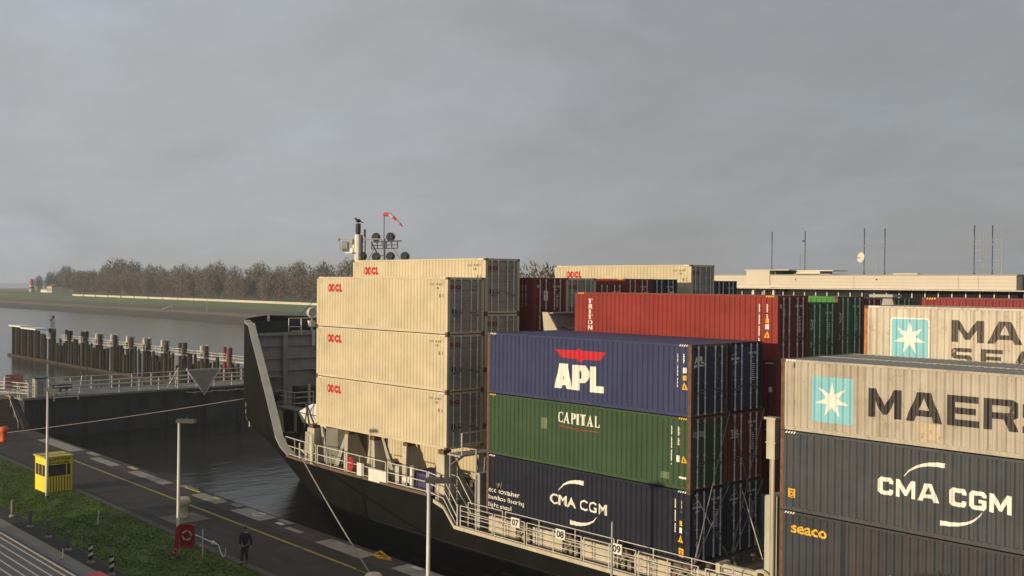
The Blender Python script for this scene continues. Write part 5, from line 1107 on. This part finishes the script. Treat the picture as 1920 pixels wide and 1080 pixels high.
for x, z in ((-102.2, 19.1), (-99.25, 19.05), (-105.0, 16.85), (-102.15, 16.75), (-99.25, 16.75), (-96.4, 16.72)):
    vd = Vector((.78, -.62, 0)); c0 = Vector((x, 72.1, z)); s = MB(); s.bar(c0-vd*.05, c0+vd*.05, .54, 18); s.bar(c0-vd*.05-Vector((0, 0, .62)), c0-Vector((0, 0, .75))-vd*.05, .06, 5); p = s.build('lamp_board', DKGREY, sm)
    s = MB(); s.torus(c0+vd*.06, .3, .05, vd, 14, 5); s.bar(c0+vd*.04, c0+vd*.3, .2, 10); s.build('lamp_hood', mat('lamp hood', (.08, .08, .075), .6), p)
ws = MB(); prev = None
cs = [(-100.45, 72, 21.75, .24), (-99.6, 72.2, 21.72, .24), (-99.0, 72.3, 21.35, .19), (-98.45, 72.4, 20.95, .16), (-98.0, 72.5, 20.6, .12), (-97.7, 72.6, 20.3, .09)]
WR = mat('windsock red', (.42, .06, .08), .8); WW = mat('windsock pale', (.42, .33, .34), .8)
wsk = thing('windsock', 'red and pale striped windsock hanging limp from the top of the signal mast', 'windsock', (-100.45, 72, 21.8))
for k in range(5):
    s = MB(); a, b = cs[k], cs[k+1]; s.bar(a[:3], b[:3], a[3], 10, b[3]); s.build('sleeve_band', WR if k % 2 == 0 else WW, wsk)

# ------------------------------------------------------------------ building across the lock
BW = mat('cream cladding', (.58, .51, .41), .6, var=.05, vscale=.3, streak=.08, streak_col=(.4, .33, .26))
BWD = mat('cream trim', (.66, .60, .50), .6, var=.05)
GLASS = mat('dark window glass', (.022, .018, .016), .12, var=.3, spec=.6)
bu = thing('control_building', 'long flat pale building with a window band under its overhanging roof across the lock', 'building', (-43, 84, 0))
s = MB(); s.box(-58.2, 80.2, 0, -31, 95, 13.55); s.build('wall', mat('brown wall', (.12, .085, .06), .8, var=.2), bu)
s = MB(); s.box(-58.5, 78, 13.56, -30.35, 96, 14.62); fa = s.build('roof_fascia', BW, bu)
s = MB()
for z in (13.80, 14.06, 14.34): s.box(-58.4, 77.985, z, -30.4, 78.0, z+.012)
for x in (-43.2, -34.6, -33.1): s.box(x, 77.98, 13.58, x+.02, 78.0, 14.55)
s.build('cladding_joint', mat('joint shade', (.30, .26, .2), .8), fa)
s = MB(); s.box(-58.6, 77.93, 14.62, -30.25, 96.1, 14.70); s.build('roof_edge', mat('dull roof edge', (.33, .30, .24), .7), bu)
x = -57.5
while x < -30.5:
    s = MB(); s.box(x, 77.7, 13.46, x+1.02, 78.4, 13.53); s.box(x+1.02, 77.75, 13.44, x+1.06, 78.4, 13.56); s.build('canopy_panel', BWD, bu); x += 1.08
s = MB(); s.box(-57.4, 80.0, 12.2, -31, 80.19, 13.42); gl = s.build('window_band', GLASS, bu)
x = -56.5
while x < -31: s = MB(); s.box(x, 79.9, 12.2, x+.09, 80.0, 13.42); s.build('mullion', BWD, gl); x += 1.08
s = MB(); s.box(-57.5, 79.95, 11.9, -31, 80.15, 12.2); s.build('sill', BWD, gl)
s = MB(); s.box(-53.55, 77.9, 13.78, -51.15, 82, 15.05); s.box(-53.7, 77.85, 15.05, -49.2, 82.5, 15.13); s.build('stair_head', BW, bu)
s = MB(); s.box(-51.15, 78.6, 14.62, -51.0, 82, 15.05); s.box(-49.4, 79, 14.7, -45.9, 82, 14.78); s.build('roof_slab', mat('grey roof steel', (.25, .24, .23), .6), bu)
s = MB(); s.box(-49.2, 79, 14.7, -46.9, 81, 15.0); s.box(-49.5, 78.9, 15.0, -45.6, 81.3, 15.08); s.build('roof_housing', BWD, bu)
s = MB(); s.box(-55.5, 77.6, 13.54, -50.8, 78.6, 13.60); s.box(-53.6, 78.9, 12.9, -53.4, 79.2, 13.42); s.box(-52.4, 78.9, 12.9, -52.3, 79.2, 13.42); s.box(-51.5, 78.9, 12.9, -51.3, 79.2, 13.42); s.box(-53.6, 78.9, 13.36, -51.3, 79.2, 13.42); s.build('entrance_frame', BWD, bu)
s = MB(); s.box(-30.3, 79.2, 0, -20, 94, 14.5); s.build('dark_wing', mat('grey wing cladding', (.15, .14, .135), .7, var=.1), bu)
s = MB(); s.ball((-48.6, 77.95, 14.25), .06, 8, 6); s.ball((-41.2, 77.95, 14.3), .06, 8, 6); s.build('wall_lamp', DKGREY, bu)
s = MB(); s.box(-39.9, 78.2, 14.71, -37.9, 78.8, 14.78); s.build('roof_hatch', BWD, bu)
ant = [(-51.65, 18.5, 'f', 'short dark antenna standing on the raised stair head of the pale building', 15.1), (-48.35, 18.45, 'b', 'slim antenna with a small dark box, beside the low roof housing', 15.0), (-42.85, 18.5, 'd', 'antenna carrying the pale satellite dish on the roof of the pale building', 14.7), (-41.05, 18.45, 'l', 'antenna with a faint side frame just right of the satellite dish', 14.7), (-33.85, 18.45, 'r', 'left of the two antennas with ladder frames at the right roof end', 14.7), (-32.5, 18.4, 'r', 'rightmost antenna with ladder frame on the pale building', 14.7)]
for x, zt, k, lb, z0 in ant:
    a = thing('antenna', lb, 'antenna', (x, 79, z0), 'antennas on the pale building'); s = MB(); s.bar((x, 79, z0), (x, 79, zt-.35), .035, 6); s.bar((x, 79, zt-.7), (x, 79, zt), .045, 6); s.box(x-.07, 78.93, z0, x+.07, 79.07, z0+.12)
    s.build('mast', DKGREY, a)
    s = MB(); s.bar((x-.06, 79, zt-1.1), (x+.06, 79, zt-1.1), .07, 6); s.bar((x, 79, zt-1.5), (x, 79, zt-1.35), .055, 6); s.bar((x-.04, 79, z0+.5), (x+.12, 79, z0+.45), .05, 5); s.build('insulator', STEEL, a)
    if k == 'b': s = MB(); s.ball((x-.12, 79, 17.6), .11, 8, 6, (1.3, 1, .7)); s.bar((x-.45, 79, z0), (x-.45, 79, 16.4), .012, 4); s.build('junction_box', DKGREY, a)
    if k == 'd':
        s = MB(); dv = Vector((-.35, -.93, .12)).normalized(); c0 = Vector((x-.15, 78.85, 16.1)); s.bar(c0, c0+dv*.08, .38, 18, .42); s.bar(c0, c0-dv*.1, .38, 18, .15); s.build('dish', mat('dish cream', (.70, .63, .48), .5, var=.05), a)
        s = MB(); s.bar(c0, c0+dv*.55+Vector((-.2, 0, -.1)), .02, 4); s.build('feed_arm', STEEL, a)
        for z in (17.3, 16.6): s = MB(); s.bar((x-.7, 79, z), (x, 79, z-.02), .014, 4); s.build('cross_rod', STEEL, a)
    if k in 'lr':
        w = -.55 if k == 'l' else .62; s = MB(); s.bar((x+w, 79, z0), (x+w, 79, 18.0 if k == 'r' else 16.6), .024 if k == 'r' else .013, 5)
        for z in ((17.3, 16.55, 15.75) if k == 'r' else (17.35, 16.55)): s.bar((x, 79, z), (x+w, 79, z), .016, 4)
        if k == 'r': s.bar((x+w+.06, 79, z0), (x+w+.06, 79, 18.0), .016, 4)
        s.build('side_frame', STEEL, a)

# ------------------------------------------------------------------ quay furniture
POLE = mat('lamp pole white', (.66, .62, .55), .4, var=.08, vscale=2, streak=.15, streak_col=(.4, .35, .28))
for i, (x, y, lb) in enumerate(((-66.9, 22.45, 'white lamp post behind which the yellow booth stands'), (-48.35, 22.45, 'white lamp post carrying the red lifebuoy case'), (-28.45, 22.4, 'white lamp post in front of the black hull'), (-10.75, 22.4, 'lamp post whose dark head alone shows at the bottom edge before the charcoal container'))):
    a = thing('lamp_post', lb, 'lamp post', (x, y, 0), 'lamp posts along the quay')
    s = MB(); H_ = 6.72 if i < 3 else 7.1; s.lathe([(.095, 0), (.09, 1.2), (.075, 3), (.055, H_)], (x, y, 0), 12); s.build('pole', POLE, a, True)
    s = MB(); s.lathe([(.13, 0), (.13, .16), (.10, .2)], (x, y, 0), 12); s.build('foot', DKGREY, a)
    s = MB(); d = Vector((.70, .62, 0)).normalized(); n_ = Vector((-d.y, d.x, 0)); p0 = Vector((x, y, H_))-d*.12
    q = [p0-n_*.16, p0+d*.98-n_*.16, p0+d*.98+n_*.16, p0+n_*.16]; s.hexa(q, [v+Vector((0, 0, .16))+d*(.05 if j in (0, 3) else -.05) for j, v in enumerate(q)]); s.bar(p0+d*.55+Vector((0, 0, .15)), p0+d*.55+Vector((0, 0, .26)), .04, 6); h = s.build('lamp_head', mat('lamp head dark', (.045, .042, .04), .5, var=.1), a)
    s = MB(); q = [v*1.0+Vector((0, 0, -.012)) for v in (p0+d*.2-n_*.12, p0+d*.9-n_*.12, p0+d*.9+n_*.12, p0+d*.2+n_*.12)]; s.hexa(q, [v+Vector((0, 0, .011)) for v in q]); s.build('lens', mat('lamp lens', (.3, .3, .28), .2), h)
s = MB(); s.lathe([(.045, 0), (.045, 4), (.028, 6.8), (.01, 6.85)], (-19.9, 22.4, 0), 8); tag(s.build('thin_mast', mat('bare thin pole', (.34, .34, .34), .5, var=.1)), 'thin bare grey mast without lamp in front of the numbered rail plates', 'pole')
# lifebuoy case on the middle lamp post
lb_ = thing('lifebuoy_case', 'open red lifebuoy case with a white ring on the lamp post', 'lifebuoy', (-48.1, 22.5, .2))
REDP = mat('lifebuoy red', (.34, .010, .022), .45, var=.1)
def ori(x, z, d=0.0): return (-48.22+x*.74+d*.67, 22.55+x*.67-d*.74, z)
s = MB(); pr = rrect(.0, .62, .70, 1.74, .16)[0]
s.hexa([ori(a, b, 0.0) for a, b in pr], [ori(a, b, .10) for a, b in pr]); s.build('backboard', mat('dark lifebuoy red', (.24, .006, .014), .5, var=.15), lb_)
s = MB(); s.tube([ori(*p, .12) for p in pr]+[ori(*pr[0], .12)], .035, 6); s.build('rim', REDP, lb_)
s = MB(); ax = Vector((.67, -.74, 0)); s.torus(Vector(ori(.35, 1.2, .14)), .22, .05, ax, 20, 8); s.build('ring', mat('buoy white', (.36, .30, .29), .5, var=.1), lb_)
for k in range(4): s = MB(); s.torus(Vector(ori(.35, 1.2, .14)), .22, .056, ax, 4, 8, k*math.pi/2+.5, k*math.pi/2+.9); s.build('ring_band', REDP, lb_)
s = MB(); s.hexa([ori(-.34, .16, .05), ori(-.12, .3, .05), ori(-.12, .3, .12), ori(-.34, .16, .12)], [ori(-.24, 1.55, .05), ori(-.02, 1.75, .05), ori(-.02, 1.75, .12), ori(-.24, 1.55, .12)]); s.build('cover_flap', REDP, lb_)
s = MB(); s.torus(Vector(ori(-.24, .42, .14)), .1, .025, ax, 12, 5); s.build('throw_line', mat('buoy pink', (.55, .2, .22), .5), lb_)
# boat hook on its rack
bh = thing('boat_hook', 'white rescue pole with a curved hook resting on the rack beside the red case', 'rescue pole', (-47.8, 23.4, 0))
p0, p1 = Vector((-49.6, 23.42, 1.02)), Vector((-46.75, 23.5, .93)); s = MB(); s.bar(p0, p1, .03, 6); s.ball(p0, .09, 8, 6); s.bar(p0, p0+Vector((-.25, -.1, .06)), .03, 5); s.build('shaft', POLE, bh)
s = MB(); s.ball(p1, .11, 8, 6); s.bar(p1, p1+Vector((.2, .09, -.05)), .05, 6); s.build('socket', POLE, bh)
cv = [(0, 0), (.22, -.03), (.42, -.32), (.58, -.64), (.82, -.80), (1.02, -.74), (1.10, -.5), (1.10, -.12)]
s = MB(); s.tube([p1+Vector((.2, .09, -.05))+Vector((a*.72, a*.05, b*.62)) for a, b in cv], .024, 6); s.build('hook', POLE, bh)
s = MB(); s.bar((-47.75, 23.45, 0), (-47.75, 23.45, 1.42), .032, 8); s.bar((-47.75, 23.35, .62), (-47.75, 23.3, .62), .06, 6); tag(s.build('rack_post', POLE), 'short white rack post holding the rescue pole on the verge', 'post')
# mooring bollards
def bollard(x, y, m, lb):
    s = MB(); s.lathe([(.30, 0), (.27, .15), (.25, .72), (.36, .80), (.40, .95), (.39, 1.12), (.30, 1.22), (.1, 1.26)], (x, y, 0), 18); tag(s.build('mooring_bollard', m, None, True), lb, 'bollard')
bollard(-56.4, 26.5, mat('cream bollard', (.55, .47, .34), .6, var=.15, vscale=3, chips=.04), 'cream mooring bollard on its concrete base behind the middle lamp post')
bollard(-92.8, 27.6, mat('orange bollard', (.62, .12, .03), .6, var=.15), 'orange mooring bollard at the left edge with a taut rope')
bollard(-36.4, 25.7, MATS['cream bollard'], 'cream mooring bollard at the bottom edge holding the bow rope')
s = MB(); s.box(-57.5, 25.5, 0, -55.2, 27.6, .02); s.box(-37.5, 24.7, 0, -35.3, 26.8, .02); struct(s.build('bollard_pads', CONC2))
# ropes
ROPE = mat('mooring rope', (.25, .23, .2), .8, var=.15, vscale=5)
def rope(a, b, sag, r, lb):
    a = Vector(a); b = Vector(b); s = MB(); n = 24; s.tube([a.lerp(b, i/n)-Vector((0, 0, sag*4*(i/n)*(1-i/n))) for i in range(n+1)], r, 7); tag(s.build('mooring_rope', ROPE, None, True), lb, 'rope')
rope((-53.6, 32.5, 3.35), (-36.55, 25.9, .8), .12, .036, 'mooring rope running from the bow rail down to the quay at the bottom edge')
rope((-70.0, 37.75, 4.95), (-92.5, 27.75, .75), .10, .024, 'long mooring rope from the ship bow to the orange bollard')
# loose gear on the edge
s = MB(); s.tube([(-42.6, 30.15, .06), (-42.2, 30.2, .28), (-41.7, 30.25, .1), (-41.3, 30.2, .06)], .05); s.tube([(-42.5, 30.0, .05), (-41.9, 30.3, .06), (-41.2, 30.15, .05), (-41.9, 29.95, .05), (-42.5, 30.0, .05)], .06); tag(s.build('fender_line', mat('yellow orange rope', (.65, .33, .03), .6, var=.3, vscale=4)), 'loop of yellow orange line lying on the quay edge beside the hull', 'rope')
s = MB(); s.torus((-54.3, 30.2, .03), .35, .04, (0, 0, 1), 18, 6); tag(s.build('mooring_ring', GALV), 'iron mooring ring let into a pale slab on the quay edge', 'ring')
for x, y, lb in ((-51.6, 30.0, 'small white marked plate on the coping near the walking person'), (-39.3, 30.3, 'small white marked plate on the coping before the front lamp post')):
    s = MB(); s.box(x-.35, y-.14, .005, x+.35, y+.14, .03); tag(s.build('depth_plate', SWHITE), lb, 'plate')
# little posts
for i, (x, y, lb) in enumerate(((-63.15, 19.3, 'grey guard post on a pale foot, farthest along the gravel strip'), (-59.85, 19.2, 'grey guard post on a pale foot, second farthest'), (-56.75, 19.15, 'grey guard post on a pale foot, third along the gravel strip'), (-53.45, 19.0, 'grey guard post on a pale foot, nearest to the striped ones'), (-50.35, 18.95, 'black and white striped guard post, the farther one'), (-47.65, 18.9, 'black and white striped guard post at the bottom edge'))):
    a = thing('guard_post', lb, 'guard post', (x, y, 0), 'guard posts along the gravel strip')
    s = MB(); s.lathe([(.20, 0), (.19, .06), (.1, .14)], (x, y, 0), 12); s.build('foot', mat('pale foot', (.24, .225, .2), .8, var=.15), a)
    s = MB(); s.lathe([(.075, .13), (.075, .2)], (x, y, 0), 10); s.build('collar', DKGREY, a)
    st = i > 3; s = MB(); s.lathe([(.10, .2), (.10, .92), (.08, .95)], (x, y, 0), 12); s.build('shaft', mat('post black', (.03, .03, .03), .5) if st else mat('post grey', (.15, .145, .14), .6, 0, var=.1), a)
    if st:
        for k in range(2):
            z = .36+.30*k; s = MB(); n = 14
            for j in range(n): t0, t1 = 6.2832*j/n, 6.2832*(j+1)/n; f = lambda t: .05*math.sin(t+.8); s.face((x+.103*math.cos(t0), y+.103*math.sin(t0), z+f(t0)), (x+.103*math.cos(t1), y+.103*math.sin(t1), z+f(t1)), (x+.103*math.cos(t1), y+.103*math.sin(t1), z+.15+f(t1)), (x+.103*math.cos(t0), y+.103*math.sin(t0), z+.15+f(t0)))
            s.build('stripe', SWHITE, a)
s = MB(); s.bar((-58.0, 22.2, 0), (-58.25, 22.35, .55), .04, 6); s.bar((-58.25, 22.35, .55), (-58.3, 22.4, .75), .07, 6); tag(s.build('marker_stake', mat('pale stake', (.36, .36, .30), .6, var=.2)), 'small pale marker stake leaning in the grass', 'stake')
# yellow booth
YEL = mat('booth yellow', (.85, .66, .05), .5, var=.06, vscale=1.5, streak=.15, streak_col=(.35, .22, .03)); YELD = mat('booth roof yellow', (.50, .42, .08), .7, var=.15, streak=.25, streak_col=(.25, .2, .08))
bo = thing('safety_booth', 'yellow safety booth with dark windows and panel of painted rib shade on the grass edge', 'booth', (-69, 24, 0))
N0 = Vector((-68.65, 22.95, 0)); V = Vector((-.03, 1, 0)); U = Vector((-1, -.03, 0)); BL, BD = 1.68, 1.8
def bp(v, u, z): return tuple(N0+V*v+U*u+Vector((0, 0, z)))
def pbox(s, v0, u0, z0, v1, u1, z1): s.hexa([bp(v0, u0, z0), bp(v1, u0, z0), bp(v1, u1, z0), bp(v0, u1, z0)], [bp(v0, u0, z1), bp(v1, u0, z1), bp(v1, u1, z1), bp(v0, u1, z1)])
s = MB(); pbox(s, 0, 0, .02, BL, BD, 1.02); pbox(s, 0, 0, 1.75, BL, BD, 2.2)
for v0, u0 in ((0, 0), (BL-.1, 0), (0, BD-.1), (BL-.1, BD-.1)): pbox(s, v0, u0, 1.02, v0+.1, u0+.1, 1.75)
s.build('body', YEL, bo)
s = MB(); pbox(s, .04, .04, 1.03, BL-.04, BD-.04, 1.74); w = s.build('window', mat('booth glass', (.05, .045, .05), .15, var=.3), bo)
s = MB(); pbox(s, -.004, .55, 1.03, .03, .6, 1.74); pbox(s, -.004, 1.15, 1.03, .03, 1.2, 1.74); pbox(s, 1.3, -.005, 1.03, 1.35, .03, 1.74); s.build('window_bar', YEL, w)
s = MB(); pbox(s, -.08, -.08, 2.2, BL+.08, BD+.08, 2.3); pbox(s, -.08, .68, 2.3, BL+.08, .72, 2.34); s.build('roof', YELD, bo)
s = MB()
for k in range(9): v = .12+k*.175; pbox(s, v, -.012, .06, v+.045, -.001, .98)
s.build('rib_shade', INK, bo)  # black strips paint the shade between ribs of the corrugated face
s = MB(); pbox(s, -.012, .1, .1, -.001, 1.7, .95); s.build('door_panel', YEL, bo)
v1, f1 = fit(text_tris('SAFETY ZONE', .02), .22, 1.99, 1.55, 2.14); v2, f2 = fit(text_tris('BINNIEDOME', .02), .22, 1.80, 1.50, 1.94); v, f = merge((v1, f1), (v2, f2))
s = MB(); s.v = [bp(a, -.01, b) for a, b in v]; s.f = f; s.build('lettering', INK, bo)
s = MB(); pbox(s, BL, .2, 1.55, BL+.16, .6, 1.95); s.build('side_lamp', YELD, bo)
# flat roof in the lower left corner
fb = thing('flat_roof_building', 'low building with a ribbed metal roof and pale parapet in the lower left corner', 'building', (-45, 8, 0))
BEI = mat('parapet beige', (.19, .17, .135), .8, var=.12, vscale=.8, streak=.2, streak_col=(.15, .13, .1))
s = MB(); s.box(-62, -6, 0, -25, 14.15, 2.9); s.build('wall', mat('brick wall', (.16, .11, .085), .85, var=.2), fb)
s = MB(); s.box(-62.2, -6.2, 2.9, -25, 14.55, 3.0); s.build('parapet', BEI, fb)
s = MB(); s.box(-47.3, -6, 3.0, -25, 13.72, 3.05); mr_ = s.build('metal_roof', mat('roof sheet grey', (.10, .09, .088), .55, var=.2, vscale=2, streak=.2), fb)
s = MB(); y = 13.4
while y > 2: s.box(-47.1, y-.018, 3.05, -25, y+.018, 3.085); y -= .36
s.build('rib', mat('roof rib pale', (.22, .205, .195), .6), mr_)
s = MB(); s.box(-47.6, -6, 3.0, -47.32, 13.95, 3.14); s.box(-47.3, 13.74, 3.0, -25, 13.95, 3.10); s.build('gutter', DKGREY, fb)
s = MB(); s.box(-47.3, 13.60, 3.06, -25, 13.66, 3.12); s.bar((-40.2, 13.9, 3.1), (-40.2, 14.1, 3.12), .03); s.bar((-40.2, 14.1, 3.1), (-40.2, 14.1, 3.5), .02, 5); s.build('conductor', mat('roof rib pale', (.42, .4, .38)), fb)
s = MB(); s.box(-37.9, 13.3, 2.95, -25, 14.6, 3.04); s.build('red_coping', mat('red coping', (.42, .02, .03), .5, var=.1), fb)

# ------------------------------------------------------------------ the walking person
def skin(name, pts, edges, radii, m, parent, root=0, sub=2):
    w = wloc(parent); me = bpy.data.meshes.new(name); me.from_pydata([tuple(Vector(p)-w) for p in pts], edges, []); o = link(name, me, m, parent)
    md = o.modifiers.new('skin', 'SKIN'); md.use_smooth_shade = True
    for i, r in enumerate(radii): me.skin_vertices[0].data[i].radius = (r, r) if not isinstance(r, tuple) else r
    me.skin_vertices[0].data[root].use_root = True
    ms = o.modifiers.new('sub', 'SUBSURF'); ms.levels = sub; ms.render_levels = sub; return o
PX, PY = -45.5, 24.55
person = thing('person', 'person in a dark coat and dark trousers walking on the quay road', 'person', (PX, PY, 0))
fd = Vector((.55, -.83, 0)); sd_ = Vector((.83, .55, 0))     # facing (towards the camera), their left
def B(r, f, z): return Vector((PX, PY, 0))+sd_*r+fd*f+Vector((0, 0, z))
SKIN = mat('skin', (.42, .27, .20), .55, var=.05); COAT = mat('dark coat', (.022, .020, .026), .8, var=.2); TROU = mat('dark trousers', (.018, .017, .02), .85, var=.2); SHOE = mat('black shoes', (.02, .018, .016), .4)
# body: one continuous figure, dressed by coat, trousers, shoes and cap
pts = [B(0, 0, .95), B(0, 0, 1.15), B(0, .01, 1.38), B(0, .02, 1.50), B(0, .05, 1.57), B(0, .06, 1.66), B(0, .05, 1.74),
       B(.18, 0, 1.43), B(.28, -.06, 1.15), B(.32, .02, .90), B(.33, .05, .80),
       B(-.18, 0, 1.43), B(-.28, -.02, 1.15), B(-.33, -.08, .90), B(-.34, -.08, .80),
       B(.09, .02, .9), B(.10, .10, .52), B(.10, -.02, .09), B(-.09, 0, .9), B(-.09, .06, .52), B(-.10, .20, .09), B(.10, .1, .05), B(-.1, .34, .06)]
ed = [(0, 1), (1, 2), (2, 3), (3, 4), (4, 5), (5, 6), (2, 7), (7, 8), (8, 9), (9, 10), (2, 11), (11, 12), (12, 13), (13, 14), (0, 15), (15, 16), (16, 17), (0, 18), (18, 19), (19, 20), (17, 21), (20, 22)]
rd_ = [.12, .12, .13, .06, .075, .095, .08, .06, .045, .032, .036, .06, .045, .032, .036, .085, .058, .042, .085, .058, .042, .04, .04]
body = skin('body', pts, ed, rd_, SKIN, person)
for sg, wr, fwd in ((1, 10, .05), (-1, 14, -.08)):          # hands: palm, four unequal fingers and a thumb
    base = B(.335*sg, fwd, .80); p = [base, base+Vector((0, 0, -.075))]; e = [(0, 1)]; r = [(.034, .02), (.036, .018)]
    for k, (off, ln) in enumerate(((-.027, .062), (-.009, .075), (.009, .070), (.027, .055))):
        a = base+fd*off+Vector((0, 0, -.085)); b_ = a+Vector((0, 0, -ln*.55))-sd_*sg*.008; c_ = b_+Vector((0, 0, -ln*.45))-sd_*sg*.02; i = len(p); p += [a, b_, c_]; e += [(1, i), (i, i+1), (i+1, i+2)]; r += [.009, .0085, .007]
    a = base+fd*.035+Vector((0, 0, -.03)); b_ = a+fd*.022+Vector((0, 0, -.04)); i = len(p); p += [a, b_]; e += [(0, i), (i, i+1)]; r += [.011, .008]
    skin('hand', p, e, r, SKIN, person, 0, 1)
hd = B(0, .06, 1.665)
s = MB(); s.ball(hd, .105, 14, 10, (.88, .95, 1.2)); s.ball(hd+fd*.105+Vector((0, 0, -.01)), .022, 8, 6, (1, 1, 1.4))
for sg in (-1, 1): s.ball(hd+sd_*sg*.095+Vector((0, 0, -.005)), .03, 8, 6, (.5, .8, 1.2))
s.build('head', SKIN, person, True)
s = MB()
for sg in (-1, 1): s.ball(hd+fd*.088+sd_*sg*.037+Vector((0, 0, .022)), .014, 6, 4)
s.hexa([hd+fd*.094+sd_*-.028+Vector((0, 0, -.062)), hd+fd*.094+sd_*.028+Vector((0, 0, -.062)), hd+fd*.08+sd_*.028+Vector((0, 0, -.062)), hd+fd*.08-sd_*.028+Vector((0, 0, -.062))], [hd+fd*.096-sd_*.028+Vector((0, 0, -.052)), hd+fd*.096+sd_*.028+Vector((0, 0, -.052)), hd+fd*.08+sd_*.028+Vector((0, 0, -.052)), hd+fd*.08-sd_*.028+Vector((0, 0, -.052))])
s.build('eyes_and_mouth', INK, person)
s = MB(); s.ball(hd+Vector((0, 0, .055))-fd*.01, .115, 14, 8, (.95, 1.0, .75)); s.hexa([hd+fd*.08-sd_*.08+Vector((0, 0, .05)), hd+fd*.08+sd_*.08+Vector((0, 0, .05)), hd+fd*.19+sd_*.05+Vector((0, 0, .04)), hd+fd*.19-sd_*.05+Vector((0, 0, .04))], [hd+fd*.08-sd_*.08+Vector((0, 0, .07)), hd+fd*.08+sd_*.08+Vector((0, 0, .07)), hd+fd*.19+sd_*.05+Vector((0, 0, .05)), hd+fd*.19-sd_*.05+Vector((0, 0, .05))]); s.build('cap', COAT, person, True)
cp = [B(0, 0, .82), B(0, 0, 1.12), B(0, .01, 1.36), B(0, .02, 1.48), B(.19, 0, 1.43), B(.285, -.06, 1.15), B(.325, .025, .87), B(-.19, 0, 1.43), B(-.285, -.02, 1.15), B(-.335, -.08, .87)]
skin('coat', cp, [(0, 1), (1, 2), (2, 3), (2, 4), (4, 5), (5, 6), (2, 7), (7, 8), (8, 9)], [(.19, .165), (.175, .15), (.185, .14), .095, .085, .07, .052, .085, .07, .052], COAT, person)
tp = [B(0, 0, .92), B(.10, .03, .80), B(.105, .10, .52), B(.105, -.02, .12), B(-.10, 0, .80), B(-.105, .06, .52), B(-.105, .20, .12)]
skin('trousers', tp, [(0, 1), (1, 2), (2, 3), (0, 4), (4, 5), (5, 6)], [.14, .105, .08, .068, .105, .08, .068], TROU, person)
for r_, f_ in ((.105, -.02), (-.105, .20)):
    s = MB(); s.ball(B(r_, f_+.06, .055), .1, 10, 6, (.75, .75, .55)); s.ball(B(r_, f_+.14, .045), .075, 10, 6, (.8, .8, .5)); s.build('shoe', SHOE, person, True)

# ------------------------------------------------------------------ thin haze over the estuary
s = MB(); s.box(-1700, -70, -8, 160, 900, 40); hz = s.build('haze', None); tag(hz, kind='stuff')
hm = bpy.data.materials.new('pale haze'); hm.use_nodes = True; t = hm.node_tree; t.nodes.clear()
v = t.nodes.new('ShaderNodeVolumePrincipled'); v.inputs['Color'].default_value = (.80, .86, .92, 1); v.inputs['Density'].default_value = .00032; v.inputs['Anisotropy'].default_value = 0.0
o = t.nodes.new('ShaderNodeOutputMaterial'); t.links.new(v.outputs[0], o.inputs['Volume']); hz.material_slots[0].material = hm
